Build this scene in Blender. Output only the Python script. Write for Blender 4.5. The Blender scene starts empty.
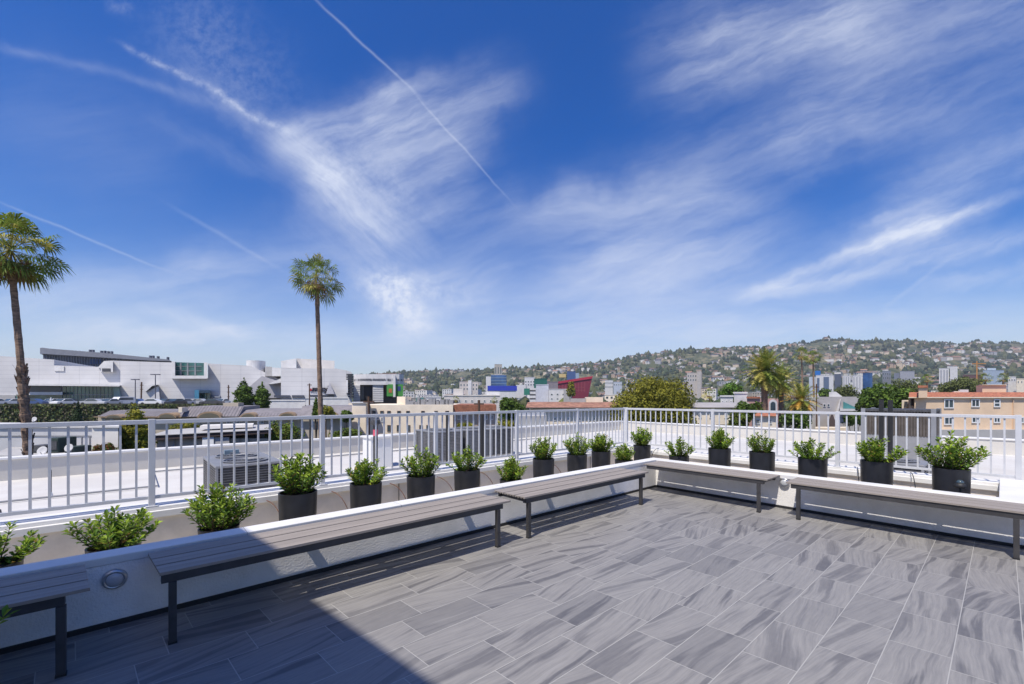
import bpy, bmesh, math, random
from math import radians as R, sin, cos, pi
from mathutils import Vector, Matrix, noise as mnoise
random.seed(7)
S = bpy.context.scene
COL = S.collection

# ------------------------------------------------------------------ camera
HEAD = R(48.6)                      # heading of the view, from +x (along the left wall)
FOC = 432.5; HOR = 398.2; CH = 1.5
fa, fb = cos(HEAD), sin(HEAD)       # forward
ra, rb = sin(HEAD), -cos(HEAD)      # right
CAMX = -(2.44*ra + 7.33*fa); CAMY = -(2.44*rb + 7.33*fb)
cam_d = bpy.data.cameras.new('camera'); cam = bpy.data.objects.new('camera', cam_d); COL.objects.link(cam)
cam.location = (CAMX, CAMY, CH)
cam.rotation_euler = (R(90), 0, HEAD - R(90))
cam_d.sensor_width = 36; cam_d.lens = 36*FOC/1024
cam_d.shift_y = (HOR-342)/1024
cam_d.clip_start = 0.05; cam_d.clip_end = 20000
S.camera = cam

# ------------------------------------------------------------------ light
SUNV = Vector((0.55, 0.14, -1.0)).normalized()      # the way the light travels
sd = bpy.data.lights.new('sun', 'SUN'); sun = bpy.data.objects.new('sun', sd); COL.objects.link(sun)
sd.energy = 4.2; sd.angle = R(0.55); sd.color = (1.0, 0.935, 0.83)
sun.rotation_euler = SUNV.to_track_quat('-Z', 'Y').to_euler()
SUN_EL = math.asin(-SUNV.z); SUN_AZ = math.atan2(-SUNV.x, -SUNV.y)
S.view_settings.view_transform = 'Standard'
try: S.view_settings.look = 'None'
except Exception: pass
S.view_settings.exposure = 0.30; S.view_settings.gamma = 1; S.view_settings.use_curve_mapping = False

# tiny expression wrapper for shader math
class E:
    def __init__(s, nt, v): s.nt = nt; s.v = v
    def _m(s, op, *a):
        n = s.nt.nodes.new('ShaderNodeMath'); n.operation = op
        for i, x in enumerate((s,)+a):
            x = x.v if isinstance(x, E) else x
            if isinstance(x, (int, float)): n.inputs[i].default_value = x
            else: s.nt.links.new(x, n.inputs[i])
        return E(s.nt, n.outputs[0])
    def __add__(s, o): return s._m('ADD', o)
    __radd__ = __add__
    def __sub__(s, o): return s._m('SUBTRACT', o)
    def __rsub__(s, o): return (s*-1)+o
    def __mul__(s, o): return s._m('MULTIPLY', o)
    __rmul__ = __mul__
    def __truediv__(s, o): return s._m('DIVIDE', o)
    def floor(s): return s._m('FLOOR')
    def frac(s): return s._m('FRACT')
    def mx(s, o): return s._m('MAXIMUM', o)
    def mn(s, o): return s._m('MINIMUM', o)
    def pw(s, o): return s._m('POWER', o)
    def ab(s): return s._m('ABSOLUTE')
    def exp(s): return s._m('EXPONENT')
    def step(s, lo, hi):
        n = s.nt.nodes.new('ShaderNodeMapRange'); n.interpolation_type = 'SMOOTHSTEP'
        n.inputs[1].default_value = lo; n.inputs[2].default_value = hi
        s.nt.links.new(s.v, n.inputs[0]); return E(s.nt, n.outputs[0])
def vec(nt, x, y, z=0.0):
    n = nt.nodes.new('ShaderNodeCombineXYZ')
    for i, q in enumerate((x, y, z)):
        q = q.v if isinstance(q, E) else q
        if isinstance(q, (int, float)): n.inputs[i].default_value = q
        else: nt.links.new(q, n.inputs[i])
    return n.outputs[0]
def noise(nt, v, scale=1, detail=4, rough=.5, dist=0.0):
    n = nt.nodes.new('ShaderNodeTexNoise'); nt.links.new(v, n.inputs['Vector'])
    n.inputs['Scale'].default_value = scale; n.inputs['Detail'].default_value = detail
    n.inputs['Roughness'].default_value = rough; n.inputs['Distortion'].default_value = dist
    return E(nt, n.outputs[0])
def mixc(nt, f, a, b, mode='MIX'):
    n = nt.nodes.new('ShaderNodeMix'); n.data_type = 'RGBA'; n.blend_type = mode
    f = f.v if isinstance(f, E) else f
    if isinstance(f, (int, float)): n.inputs[0].default_value = f
    else: nt.links.new(f, n.inputs[0])
    for i, q in ((6, a), (7, b)):
        if isinstance(q, (tuple, list)): n.inputs[i].default_value = (*q[:3], 1)
        else: nt.links.new(q, n.inputs[i])
    return n.outputs[2]

# ------------------------------------------------------------------ sky with cirrus and contrails
W = bpy.data.worlds.new("World"); S.world = W; W.use_nodes = True
nt = W.node_tree; nt.nodes.clear()
out = nt.nodes.new('ShaderNodeOutputWorld'); bg = nt.nodes.new('ShaderNodeBackground')
nt.links.new(bg.outputs[0], out.inputs[0])
sky = nt.nodes.new('ShaderNodeTexSky'); sky.sky_type = 'NISHITA'; sky.sun_disc = False
sky.sun_elevation = SUN_EL; sky.sun_rotation = SUN_AZ
sky.air_density = 1.0; sky.dust_density = 0.6; sky.ozone_density = 3.0; sky.altitude = 100
bg.inputs[1].default_value = 0.15
tc = nt.nodes.new('ShaderNodeTexCoord'); sp = nt.nodes.new('ShaderNodeSeparateXYZ'); nt.links.new(tc.outputs['Generated'], sp.inputs[0])
dx, dy, dz = (E(nt, sp.outputs[i]) for i in range(3))
df = dx*fa + dy*fb; dr = dx*ra + dy*rb
dfs = df.mx(0.05)
U0 = dr/dfs*4.325 + 5.12            # gnomonic chart of the northern sky, in hundredths
V0 = 3.982 - dz/dfs*4.325
front = df.step(0.05, 0.2)*dz.step(-0.01, 0.0)
wv = vec(nt, U0, V0)
w1 = noise(nt, wv, 1.3, 3, .6); w1b = noise(nt, vec(nt, U0+31.0, V0+7.0), 1.3, 3, .6)
w2 = noise(nt, vec(nt, U0+11.0, V0+3.0), 7.0, 3, .6)
ONE = E(nt, bg.inputs[1]) if False else None
def warp(k, k2):
    return vec(nt, U0 + (w1-.5)*k + (w2-.5)*k2, V0 + (w1b-.5)*k + (w2-.5)*k2, 1.0)
PW = warp(.55, .10); PS = warp(.20, .05); PT = warp(.06, .0)
def dot(v, c):
    n = nt.nodes.new('ShaderNodeVectorMath'); n.operation = 'DOT_PRODUCT'; nt.links.new(v, n.inputs[0]); n.inputs[1].default_value = c
    return E(nt, n.outputs['Value'])
ACC = {}
def ell(grp, k, x0, y0, x1, y1, w, on=None):
    """a soft elongated wisp from one point of the chart to another"""
    v = on or PW
    x0, y0, x1, y1, w = [q/100 for q in (x0, y0, x1, y1, w)]
    L = math.hypot(x1-x0, y1-y0); tx, ty = (x1-x0)/L, (y1-y0)/L; cx, cy = (x0+x1)/2, (y0+y1)/2
    hs_ = L*.42
    s = dot(v, (tx/hs_, ty/hs_, -(cx*tx+cy*ty)/hs_)); d = dot(v, (-ty/w, tx/w, -(-cx*ty+cy*tx)/w))
    s2 = s*s; s4 = s2*s2
    q = d._m('MULTIPLY_ADD', d, s4)
    n = nt.nodes.new('ShaderNodeMath'); n.operation = 'POWER'; n.inputs[0].default_value = .3679; nt.links.new(q.v, n.inputs[1])
    m = E(nt, n.outputs[0])
    ACC[grp] = m*k if grp not in ACC else m._m('MULTIPLY_ADD', k, ACC[grp])
def streak(ang, su, sv, seed, lo, hi):
    c, s_ = cos(R(ang)), sin(R(ang))
    return noise(nt, vec(nt, dot(PS, (c*su, s_*su, seed)), dot(PS, (-s_*sv, c*sv, seed*1.7))), 1.0, 5, .68, .10).step(lo, hi)
T = {'r': streak(-22, .55, 3.2, 3.1, .16, .84), 'd': streak(40, .6, 3.4, 9.4, .16, .84), 'h': streak(-6, .40, 2.5, 17.7, .14, .82),
     'f': noise(nt, wv, 9.0, 4, .65).step(.25, .8)}
# bright comma streak, then the fan it opens into
ell('f', .36, 116, 42, 215, 92, 3.2, PS); ell('f', .42, 190, 80, 300, 138, 4.5, PS); ell('d', .22, 150, 50, 330, 165, 18)
ell('d', .40, 270, 128, 350, 195, 24, PS); ell('d', .42, 300, 160, 400, 245, 26, PS); ell('d', .30, 300, 170, 440, 270, 48); ell('f', .22, 290, 150, 420, 215, 40)
ell('r', .46, 262, 140, 420, 112, 26); ell('r', .44, 350, 125, 530, 76, 26); ell('r', .40, 330, 165, 500, 130, 34); ell('r', .30, 380, 220, 480, 170, 40)
ell('r', .20, 440, 260, 560, 190, 40)
# thin cirrus, upper left
ell('f', .15, 150, -10, 290, 120, 42); ell('f', .18, 104, 4, 136, 8, 6, PS)
ell('d', .15, -20, 40, 130, 78, 5, PS); ell('d', .18, 100, 68, 235, 112, 5, PS); ell('d', .12, 140, 115, 300, 185, 12); ell('h', .10, -30, 90, 200, 180, 60)
# bright low patch and wisps round it
ell('f', .30, 345, 272, 490, 300, 16); ell('f', .60, 372, 270, 425, 340, 20, PS); ell('r', .35, 385, 290, 480, 268, 14, PS); ell('d', .35, 350, 260, 440, 350, 24); ell('r', .30, 380, 330, 520, 270, 18)
# lower left
ell('h', .42, 30, 338, 330, 330, 14); ell('d', .34, 130, 302, 265, 342, 7, PS); ell('h', .30, -40, 300, 260, 280, 30); ell('h', .22, 150, 275, 400, 250, 34)
# upper right
ell('r', .42, 640, 80, 900, 0, 36); ell('r', .40, 800, 40, 1120, -40, 60); ell('r', .20, 650, 20, 960, 110, 60); ell('r', .22, 760, 180, 880, 70, 22); ell('r', .14, 900, 150, 1100, 60, 60)
# right: the fan of long streaks
ell('r', .55, 740, 296, 910, 234, 8, PS); ell('r', .60, 830, 258, 1030, 190, 7, PS); ell('r', .40, 860, 240, 960, 212, 16, PS); ell('r', .60, 730, 300, 900, 268, 7, PS); ell('r', .55, 860, 275, 1060, 225, 11, PS)
ell('r', .35, 800, 262, 1010, 205, 26); ell('r', .30, 860, 215, 1090, 130, 26); ell('r', .36, 520, 300, 820, 235, 32); ell('h', .34, 500, 215, 760, 190, 22); ell('h', .30, 510, 250, 720, 250, 40)
ell('r', .26, 560, 240, 800, 190, 40); ell('r', .40, 900, 290, 1080, 262, 14)
# veil near the horizon
ell('h', .34, 380, 352, 1150, 325, 26); ell('h', .26, 420, 318, 900, 300, 24); ell('h', .20, -40, 355, 500, 350, 22); ell('r', .22, 600, 180, 1000, 90, 30)
A = V0.step(2.2, 3.9)*(T['h']*.22+.27)
for g_ in ('r', 'd', 'h', 'f'): A = ACC[g_]._m('MULTIPLY_ADD', T[g_]*.88+.12, A)
# contrails
ACC.clear()
ell('c', .20, 300, -15, 425, 102, 1.3, PT); ell('c', .15, 405, 84, 516, 206, 1.1, PT); ell('c', .17, -20, 194, 180, 276, 1.2, PT)
ell('c', .10, 165, 202, 290, 275, 2.0, PT); ell('c', .10, 880, 312, 960, 250, 2.0, PT)
A = (ACC['c'] + A)*front
# ordinary thin cirrus over the rest of the sky
pz = dz.mx(.06)
rest = noise(nt, vec(nt, dx/pz*.8, dy/pz*2.2), 1.0, 3, .6, .4).step(.5, .85)*.35*(1-df.step(0.05, 0.2))*dz.step(0, .1)
A = (A+rest).mn(.90)
hs = nt.nodes.new('ShaderNodeHueSaturation'); hs.inputs['Saturation'].default_value = 1.46; hs.inputs['Value'].default_value = .78
hs.inputs['Hue'].default_value = 0.517
nt.links.new(sky.outputs[0], hs.inputs['Color'])
skyc = mixc(nt, A, hs.outputs[0], (4.6, 4.9, 5.6))
nt.links.new(skyc, bg.inputs[0])

# ------------------------------------------------------------------ helpers
def P(px, Y, z=0.0):
    """a point of the site, from its bearing off the view axis and its distance along it"""
    X = (px-512)/FOC*Y
    return Vector((CAMX + X*ra + Y*fa, CAMY + X*rb + Y*fb, z))
def ZY(py, Y): return CH - (py-HOR)*Y/FOC
YAW = HEAD - R(90)

def mat(name, col, rough=.7, var=.12, scale=6.0, bump=0.0, bscale=60.0, metal=0.0, col2=None, spec=.5, transl=0.0, detail=4, stretch=(1,1,1)):
    m = bpy.data.materials.new(name); m.use_nodes = True
    nt = m.node_tree; b = nt.nodes['Principled BSDF']
    b.inputs['Roughness'].default_value = rough; b.inputs['Metallic'].default_value = metal
    b.inputs['Specular IOR Level'].default_value = spec
    tc = nt.nodes.new('ShaderNodeTexCoord'); mp = nt.nodes.new('ShaderNodeMapping'); nt.links.new(tc.outputs['Object'], mp.inputs[0])
    mp.inputs['Scale'].default_value = stretch
    n = noise(nt, mp.outputs[0], scale, detail, .6)
    c2 = col2 or tuple(max(0, c*(1-var*2)) for c in col); c1 = col if col2 else tuple(min(1, c*(1+var)) for c in col)
    cc = mixc(nt, n.step(.3, .7), c2, c1)
    nt.links.new(cc, b.inputs['Base Color'])
    if bump:
        n2 = noise(nt, mp.outputs[0], bscale, 3, .6)
        bm_ = nt.nodes.new('ShaderNodeBump'); bm_.inputs['Strength'].default_value = bump; bm_.inputs['Distance'].default_value = .01
        nt.links.new(n2.v, bm_.inputs['Height']); nt.links.new(bm_.outputs[0], b.inputs['Normal'])
    if transl:
        t = nt.nodes.new('ShaderNodeBsdfTranslucent'); nt.links.new(cc, t.inputs[0])
        ms = nt.nodes.new('ShaderNodeMixShader'); ms.inputs[0].default_value = transl
        nt.links.new(b.outputs[0], ms.inputs[1]); nt.links.new(t.outputs[0], ms.inputs[2])
        nt.links.new(ms.outputs[0], nt.nodes['Material Output'].inputs[0])
    return m

SK = {}                              # side walls of a building follow its street grid
class MB:
    def __init__(s): s.v = []; s.f = []; s.mi = []; s.cur = 0
    def quad(s, *p):
        n = len(s.v); s.v += [tuple(q) for q in p]; s.f.append(tuple(range(n, n+len(p)))); s.mi.append(s.cur); return s
    def box(s, x0, y0, z0, x1, y1, z1):
        n = len(s.v)
        s.v += [(x0,y0,z0),(x1,y0,z0),(x1,y1,z0),(x0,y1,z0),(x0,y0,z1),(x1,y0,z1),(x1,y1,z1),(x0,y1,z1)]
        for f in ((0,3,2,1),(4,5,6,7),(0,1,5,4),(1,2,6,5),(2,3,7,6),(3,0,4,7)):
            s.f.append(tuple(n+i for i in f)); s.mi.append(s.cur)
        return s
    def prism(s, prof, a0, a1, axis='x'):
        """profile polygon extruded along an axis; prof in the two other axes"""
        n = len(s.v); k = len(prof)
        for a in (a0, a1):
            for p, q in prof:
                s.v.append((a, p, q) if axis == 'x' else ((p, a, q) if axis == 'y' else (p, q, a)))
        for i in range(k):
            j = (i+1) % k
            s.f.append((n+i, n+j, n+k+j, n+k+i)); s.mi.append(s.cur)
        s.f.append(tuple(n+i for i in reversed(range(k)))); s.mi.append(s.cur)
        s.f.append(tuple(n+k+i for i in range(k))); s.mi.append(s.cur)
        return s
    def tube(s, pts, rad, seg=8, cap=True):
        pts = [Vector(p) for p in pts]
        if isinstance(rad, (int, float)): rad = [rad]*len(pts)
        n = len(s.v); up = Vector((0, 0, 1))
        for i, p in enumerate(pts):
            d = (pts[min(i+1, len(pts)-1)] - pts[max(i-1, 0)]).normalized()
            u = d.cross(Vector((0.3, 1, 0.1)) if abs(d.z) > .9 else up).normalized(); w = d.cross(u)
            for k in range(seg):
                a = 2*pi*k/seg; q = p + (u*cos(a) + w*sin(a))*rad[i]
                s.v.append(tuple(q))
        for i in range(len(pts)-1):
            for k in range(seg):
                a, b = n+i*seg+k, n+i*seg+(k+1) % seg
                s.f.append((a, b, b+seg, a+seg)); s.mi.append(s.cur)
        if cap:
            s.f.append(tuple(n+k for k in range(seg))); s.mi.append(s.cur)
            m = n+(len(pts)-1)*seg; s.f.append(tuple(m+k for k in reversed(range(seg)))); s.mi.append(s.cur)
        return s
    def lathe(s, prof, c=(0,0,0), seg=24):
        n = len(s.v); k = len(prof)
        for j in range(seg):
            a = 2*pi*j/seg
            for r, z in prof: s.v.append((c[0]+r*cos(a), c[1]+r*sin(a), c[2]+z))
        for j in range(seg):
            for i in range(k-1):
                a, b = n+j*k+i, n+((j+1) % seg)*k+i
                s.f.append((a, b, b+1, a+1)); s.mi.append(s.cur)
        return s
    def build(s, name, m, parent=None, loc=None, rz=None, smooth=False, bevel=0, shear=None):
        if shear is None and parent is not None and parent.name in SK: shear = (SK[parent.name], 0.0)
        if shear: s.v = [(x+shear[0]*(y-shear[1]), y, z) for x, y, z in s.v]
        me = bpy.data.meshes.new(name); me.from_pydata(s.v, [], s.f)
        for q in (m if isinstance(m, (list, tuple)) else [m]): me.materials.append(q)
        if any(s.mi): me.polygons.foreach_set('material_index', s.mi)
        if smooth: me.polygons.foreach_set('use_smooth', [True]*len(me.polygons))
        me.update()
        o = bpy.data.objects.new(name, me); COL.objects.link(o)
        if parent: o.parent = parent
        if loc is not None: o.location = loc
        if rz is not None: o.rotation_euler.z = rz
        if bevel:
            b = o.modifiers.new('bevel', 'BEVEL'); b.width = bevel; b.segments = 2; b.limit_method = 'ANGLE'
        return o
def tag(o, label=None, cat=None, group=None, kind=None):
    if label: o['label'] = label
    if cat: o['category'] = cat
    if group: o['group'] = group
    if kind: o['kind'] = kind
    return o
def empty(name, loc, rz=0.0):
    o = bpy.data.objects.new(name, None); COL.objects.link(o); o.location = loc; o.rotation_euler.z = rz; o.empty_display_size = .2
    return o
def copy_tree(o, parent=None):
    c = o.copy(); COL.objects.link(c)
    if parent: c.parent = parent
    for ch in [q for q in o.children]: copy_tree(ch, c)
    return c

# ------------------------------------------------------------------ materials
M = {}
M['stucco'] = mat('stucco', (.85,.83,.81), .9, .05, 3, .6, 60)
M['coping'] = mat('coping', (.74,.73,.71), .55, .04, 2, .04, 30)
M['ledge'] = mat('ledge', (.80,.73,.65), .9, .06, 4, .15, 60)
M['rail'] = mat('rail', (.60,.61,.64), .45, .03, 5, spec=.4)
M['dark_metal'] = mat('dark_metal', (.055,.053,.055), .45, .12, 9, spec=.4)
M['seat'] = mat('seat', (.31,.27,.235), .62, .10, 3, .12, 60, stretch=(.25,6,6))
M['pot'] = mat('pot', (.018,.019,.024), .42, .15, 6, .05, 40)
M['soil'] = mat('soil', (.05,.035,.025), .95, .3, 20, .5, 60)
M['black'] = mat('black', (.02,.02,.022), .6, .1, 4)
M['brown_tube'] = mat('brown_tube', (.14,.06,.035), .6, .1, 4)
M['chrome'] = mat('chrome', (.55,.55,.56), .28, .05, 5, metal=.9)
M['lens'] = mat('lens', (.45,.47,.50), .15, .05, 5, spec=.6)
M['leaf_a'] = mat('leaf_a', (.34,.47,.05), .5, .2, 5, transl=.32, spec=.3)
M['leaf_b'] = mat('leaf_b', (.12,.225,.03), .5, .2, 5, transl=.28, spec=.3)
M['stem'] = mat('stem', (.10,.065,.035), .8, .2, 9)
M['roof_white'] = mat('roof_white', (.78,.77,.74), .8, .04, .6, .05, 8)
M['para'] = mat('para', (.60,.57,.52), .9, .04, 1.0, .05, 12)
M['hvac'] = mat('hvac', (.26,.265,.28), .5, .06, 3, metal=.2)
M['hvac_dark'] = mat('hvac_dark', (.07,.07,.075), .6, .2, 12)
M['white'] = mat('white', (.78,.78,.77), .7, .05, .8)
M['glass'] = mat('glass', (.06,.09,.11), .12, .2, .4, spec=.8)
M['teal_glass'] = mat('teal_glass', (.035,.13,.12), .12, .35, .15, spec=.8)
M['blue_glass'] = mat('blue_glass', (.04,.12,.30), .15, .25, .1, spec=.8)
M['asphalt'] = mat('asphalt', (.05,.05,.05), .9, .15, 2)
M['concrete'] = mat('concrete', (.38,.36,.33), .9, .1, .5)
# ================================================================== SETTING
def ground_mat():
    m = bpy.data.materials.new('town_ground'); m.use_nodes = True; nt = m.node_tree; b = nt.nodes['Principled BSDF']
    tc = nt.nodes.new('ShaderNodeTexCoord')
    n = noise(nt, tc.outputs['Object'], .02, 6, .6); n2 = noise(nt, tc.outputs['Object'], .15, 4, .6)
    c = mixc(nt, n.step(.4, .6), (.055,.07,.03), (.16,.15,.12)); c = mixc(nt, n2.step(.45, .65), c, (.05,.05,.05))
    nt.links.new(c, b.inputs['Base Color']); b.inputs['Roughness'].default_value = .95
    return m
g = MB().quad((-4000,-4000,-12),(4000,-4000,-12),(4000,4000,-12),(-4000,4000,-12)).build('ground', ground_mat()); tag(g, kind='structure')
# a street between the white roof and the shops on the left, with kerbs and a centre line
st = empty('road', P(100, 24, -11.996), YAW); tag(st, kind='structure')
MB().box(-60,-4,-.002,60,4,.002).build('carriageway', M['asphalt'], st)
MB().box(-60,4.0,0,60,4.2,.13).box(-60,-4.2,0,60,-4,.13).build('kerb', M['concrete'], st)
MB().box(-60,-.06,.006,60,.06,.010).build('centre_line', mat('yellow_paint', (.6,.42,.05), .7), st)

# terrace floor: 1:2 porcelain tiles in a third-bond with brushed grey veins
TL, TW = .54, .276
def tile_mat():
    m = bpy.data.materials.new('vein_tile'); m.use_nodes = True; nt = m.node_tree; b = nt.nodes['Principled BSDF']
    tc = nt.nodes.new('ShaderNodeTexCoord'); sp = nt.nodes.new('ShaderNodeSeparateXYZ'); nt.links.new(tc.outputs['Object'], sp.inputs[0])
    x, y = E(nt, sp.outputs[0]), E(nt, sp.outputs[1])
    ry = (y+1.76)/TW; row = ry.floor(); fy = ry.frac()
    rx = (x+(y+1.76)*.075+5.04 - (row+1)*.155)/TL; colm = rx.floor(); fx = rx.frac()
    wn = nt.nodes.new('ShaderNodeTexWhiteNoise'); wn.noise_dimensions = '2D'; nt.links.new(vec(nt, row, colm), wn.inputs['Vector'])
    ws = nt.nodes.new('ShaderNodeSeparateXYZ'); nt.links.new(wn.outputs['Color'], ws.inputs[0])
    r1, r2, r3 = (E(nt, ws.outputs[i]) for i in range(3))
    lx = fx*TL; ly = fy*TW
    sl = (r1-.5)*.9                     # slant of the brush marks in this tile
    # a vein field: long along the tile, bending
    bend = noise(nt, vec(nt, lx*1.6+r2*40, r3*60, 0.0), 1.0, 2, .5)
    v = ly + lx*sl*.62 + (bend-.5)*.09
    f1 = noise(nt, vec(nt, lx*.8+r2*50, v*11+r3*50), 1.0, 5, .50, .0)
    f4 = noise(nt, vec(nt, lx*.9+r3*33, v*22+r1*50), 1.0, 5, .62, .03)
    f2 = noise(nt, vec(nt, lx*3.5+r3*50, v*60+r2*50), 1.0, 5, .66, .1)
    f3 = noise(nt, vec(nt, x*14, y*14), 1.0, 4, .6)
    c = mixc(nt, f2.step(.3, .7), (.218,.210,.204), (.285,.273,.258))
    c = mixc(nt, r2.step(.55,1.0)*.5, c, (.135,.132,.134))
    c = mixc(nt, f4.step(.52, .68)*.40, c, (.10,.10,.112))
    c = mixc(nt, f1.step(.515, .60)*(r3*.4+.5)*.80, c, (.072,.071,.080))
    c = mixc(nt, (1-f4.step(.33,.42))*.35, c, (.33,.32,.31))
    c = mixc(nt, f3.step(.2,.9)*.14, c, (.36,.35,.33))
    ex = (fx._m('MINIMUM', 1-fx))*TL; ey = (fy._m('MINIMUM', 1-fy))*TW
    e = ex.mn(ey)
    grout = 1-e.step(.0018, .0032)
    c = mixc(nt, grout*.8, c, (.42,.41,.385))
    nt.links.new(c, b.inputs['Base Color'])
    rr = f2*.12+.42
    nt.links.new(rr.v, b.inputs['Roughness'])
    bp = nt.nodes.new('ShaderNodeBump'); bp.inputs['Distance'].default_value = .002; bp.inputs['Strength'].default_value = .5
    nt.links.new((e.step(.001, .005) + f2*.12).v, bp.inputs['Height']); nt.links.new(bp.outputs[0], b.inputs['Normal'])
    return m
f = MB().box(-12.5,-9,-.08,0,0,0).build('floor', tile_mat()); tag(f, kind='structure')

# low inner walls round the terrace, stucco with a white coping
def inner_wall(label, x0, y0, x1, y1, cop, gap_box, name='parapet_wall'):
    w = MB().box(x0,y0,-.1,x1,y1,.405).build(name, M['stucco'])
    tag(w, label, 'wall')
    MB().box(*cop).build('coping', M['coping'], w, bevel=.006)
    MB().box(*gap_box).build('gap_strip', M['black'], w)  # black strip painted in for the shaded gap under the wall's bottom edge
    return w
inner_wall('low white stucco wall behind the long left row of benches', -12.5,0,.16,.15, (-12.5,-.004,.405,.182,.172,.46), (-12.5,-.012,-.02,-.012,-.001,.034))
inner_wall('low white stucco wall along the right side of the terrace', .0,-9,.15,-.001, (-.016,-9,.404,.172,-.013,.459), (-.012,-9,-.02,-.001,-.013,.034))
cw = MB().box(.152,-4.25,-.1,1.8,-3.88,.40).build('cross_wall', M['stucco']); tag(cw, 'short white wall closing the planter strip at far right', 'wall')
MB().box(.174,-4.27,.40,1.86,-3.86,.455).build('coping', M['coping'], cw, bevel=.006)
# planter strip between the inner wall and the outer ledge
ps = MB().box(-12.5,.15,-.3,1.84,1.84,-.05).box(.15,-3.88,-.3,1.84,.15,-.051).build('planter_strip', mat('gravel_floor', (.50,.47,.42), .9, .12, 12, .4, 60)); tag(ps, kind='structure')
# outer ledges under the railings
def ledge(label, b1, c1, lip):
    w = MB().box(*b1).build('ledge_wall', M['ledge']); tag(w, label, 'wall')
    MB().box(*c1).build('coping', M['coping'], w, bevel=.008)
    MB().box(*lip).build('drip_edge', M['coping'], w, bevel=.004)
    return w
lw = ledge('beige ledge wall under the left railing, white metal coping', (-12.5,1.84,-.6,2.10,2.10,.31), (-12.5,1.85,.33,2.15,2.15,.39), (-12.5,1.80,.285,1.83,1.846,.352))
rw = ledge('beige ledge wall under the right railing, white metal coping', (1.84,-4.3,-.6,2.10,1.838,.31), (1.85,-4.3,.331,2.15,1.848,.391), (1.80,-3.87,.286,1.846,1.79,.353))
cj = MB()
for k in range(9): cj.box(-11.2+k*1.3,-.0045,.41,-11.197+k*1.3,.1728,.4606)
cj.build('joint', mat('joint_grey2', (.30,.29,.28), .9), bpy.data.objects['parapet_wall'])
jm = MB()
for k in range(8): jm.box(-9.6+k*1.45,1.828,-.05,-9.592+k*1.45,1.8395,.285)
jm.build('joint', mat('joint_grey', (.2,.18,.16), .9), lw)

# our own lower roof: white membrane with seams, parapets, building body
def membrane():
    m = bpy.data.materials.new('membrane'); m.use_nodes = True; nt = m.node_tree; b = nt.nodes['Principled BSDF']
    tc = nt.nodes.new('ShaderNodeTexCoord'); sp = nt.nodes.new('ShaderNodeSeparateXYZ'); nt.links.new(tc.outputs['Object'], sp.inputs[0])
    x, y = E(nt, sp.outputs[0]), E(nt, sp.outputs[1])
    s = 1-((y*.8+noise(nt, tc.outputs['Object'], .6, 2)*.03).frac()-.5).ab().step(.0, .012)
    n = noise(nt, tc.outputs['Object'], .7, 5, .6)
    c = mixc(nt, n.step(.35,.7), (.55,.53,.50), (.63,.615,.585)); c = mixc(nt, s*.45, c, (.36,.34,.32)); n3 = noise(nt, tc.outputs['Object'], .35, 6, .7); c = mixc(nt, n3.step(.56,.72)*.35, c, (.40,.38,.34))
    nt.links.new(c, b.inputs['Base Color']); b.inputs['Roughness'].default_value = .8
    return m
rf = MB().box(-16,-10,-12,17.6,12.8,-.6).build('flat_roof_building', [M['para']]); tag(rf, 'own white building block below the terrace with a flat roof', 'building')
MB().box(-15.9,2.1,-.6,17.6,12.8,-.592).box(2.1,-9.9,-.6,17.6,2.1,-.5925).build('roof_membrane', membrane(), rf)
def parapet(label, bx, cp):
    w = MB().box(*bx).build('roof_parapet', M['para']); tag(w, label, 'wall'); MB().box(*cp).build('coping', M['coping'], w, bevel=.01); return w
parapet('long low cream parapet at the far left edge of the white roof', (-16,12.8,-2,17.6,13.05,-.06), (-16,12.76,-.06,17.9,13.1,0))
parapet('long low cream parapet across the right edge of the white roof', (17.6,-10,-2,17.85,12.8,-.061), (17.56,-10,-.061,17.9,12.755,-.001))
# stair block behind the camera: throws the shadow over the left of the terrace
pb = MB().prism([(-13,-.38),(-13,-9),(-7.98,-9),(-9.08,-.38)], 0, 6.0, 'z').build('stair_block', M['stucco']); tag(pb, 'tall white stair block behind the terrace', 'building')
MB().prism([(-8.31,-5.6),(-8.44,-4.6),(-8.54,-4.6),(-8.41,-5.6)], .01, 2.1, 'z').build('door', M['hvac'], pb)

# ================================================================== RAILINGS
def railing(label, start, d, post_s, n, name='railing'):
    """start: world xy of s=0, d: unit direction; posts at post_s, n balusters per bay"""
    r = empty(name, (start[0], start[1], .39), math.atan2(d[1], d[0])); tag(r, label, 'railing')
    s0, s1 = min(post_s), max(post_s)
    MB().box(s0,-.025,.845,s1,.025,.888).build('top_rail', M['rail'], r, bevel=.004)
    MB().box(s0,-.016,.075,s1,.016,.107).build('bottom_rail', M['rail'], r)
    pm = MB().box(-.0275,-.0275,.008,.0275,.0275,.895); 
    pm = pm.build('post', M['rail'], r, bevel=.003); pme = pm.data
    bp = MB().box(-.05,-.05,.001,.05,.05,.009).build('base_plate', M['rail'], pm)
    pm.location.x = post_s[0]
    for s in post_s[1:]:
        c = pm.copy(); COL.objects.link(c); c.parent = r; c.location.x = s
        c2 = bp.copy(); COL.objects.link(c2); c2.parent = c
    b0 = MB().box(-.0095,-.0095,.107,.0095,.0095,.845).build('baluster', M['rail'], r); first = True
    ps = sorted(post_s)
    for a, b in zip(ps[:-1], ps[1:]):
        k = n if b-a > 1.2 else int(round((b-a)/.12))-1
        for i in range(1, k+1):
            s = a + (b-a)*i/(k+1)
            if first: b0.location.x = s; first = False
            else:
                c = b0.copy(); COL.objects.link(c); c.parent = r; c.location.x = s
    return r
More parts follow.
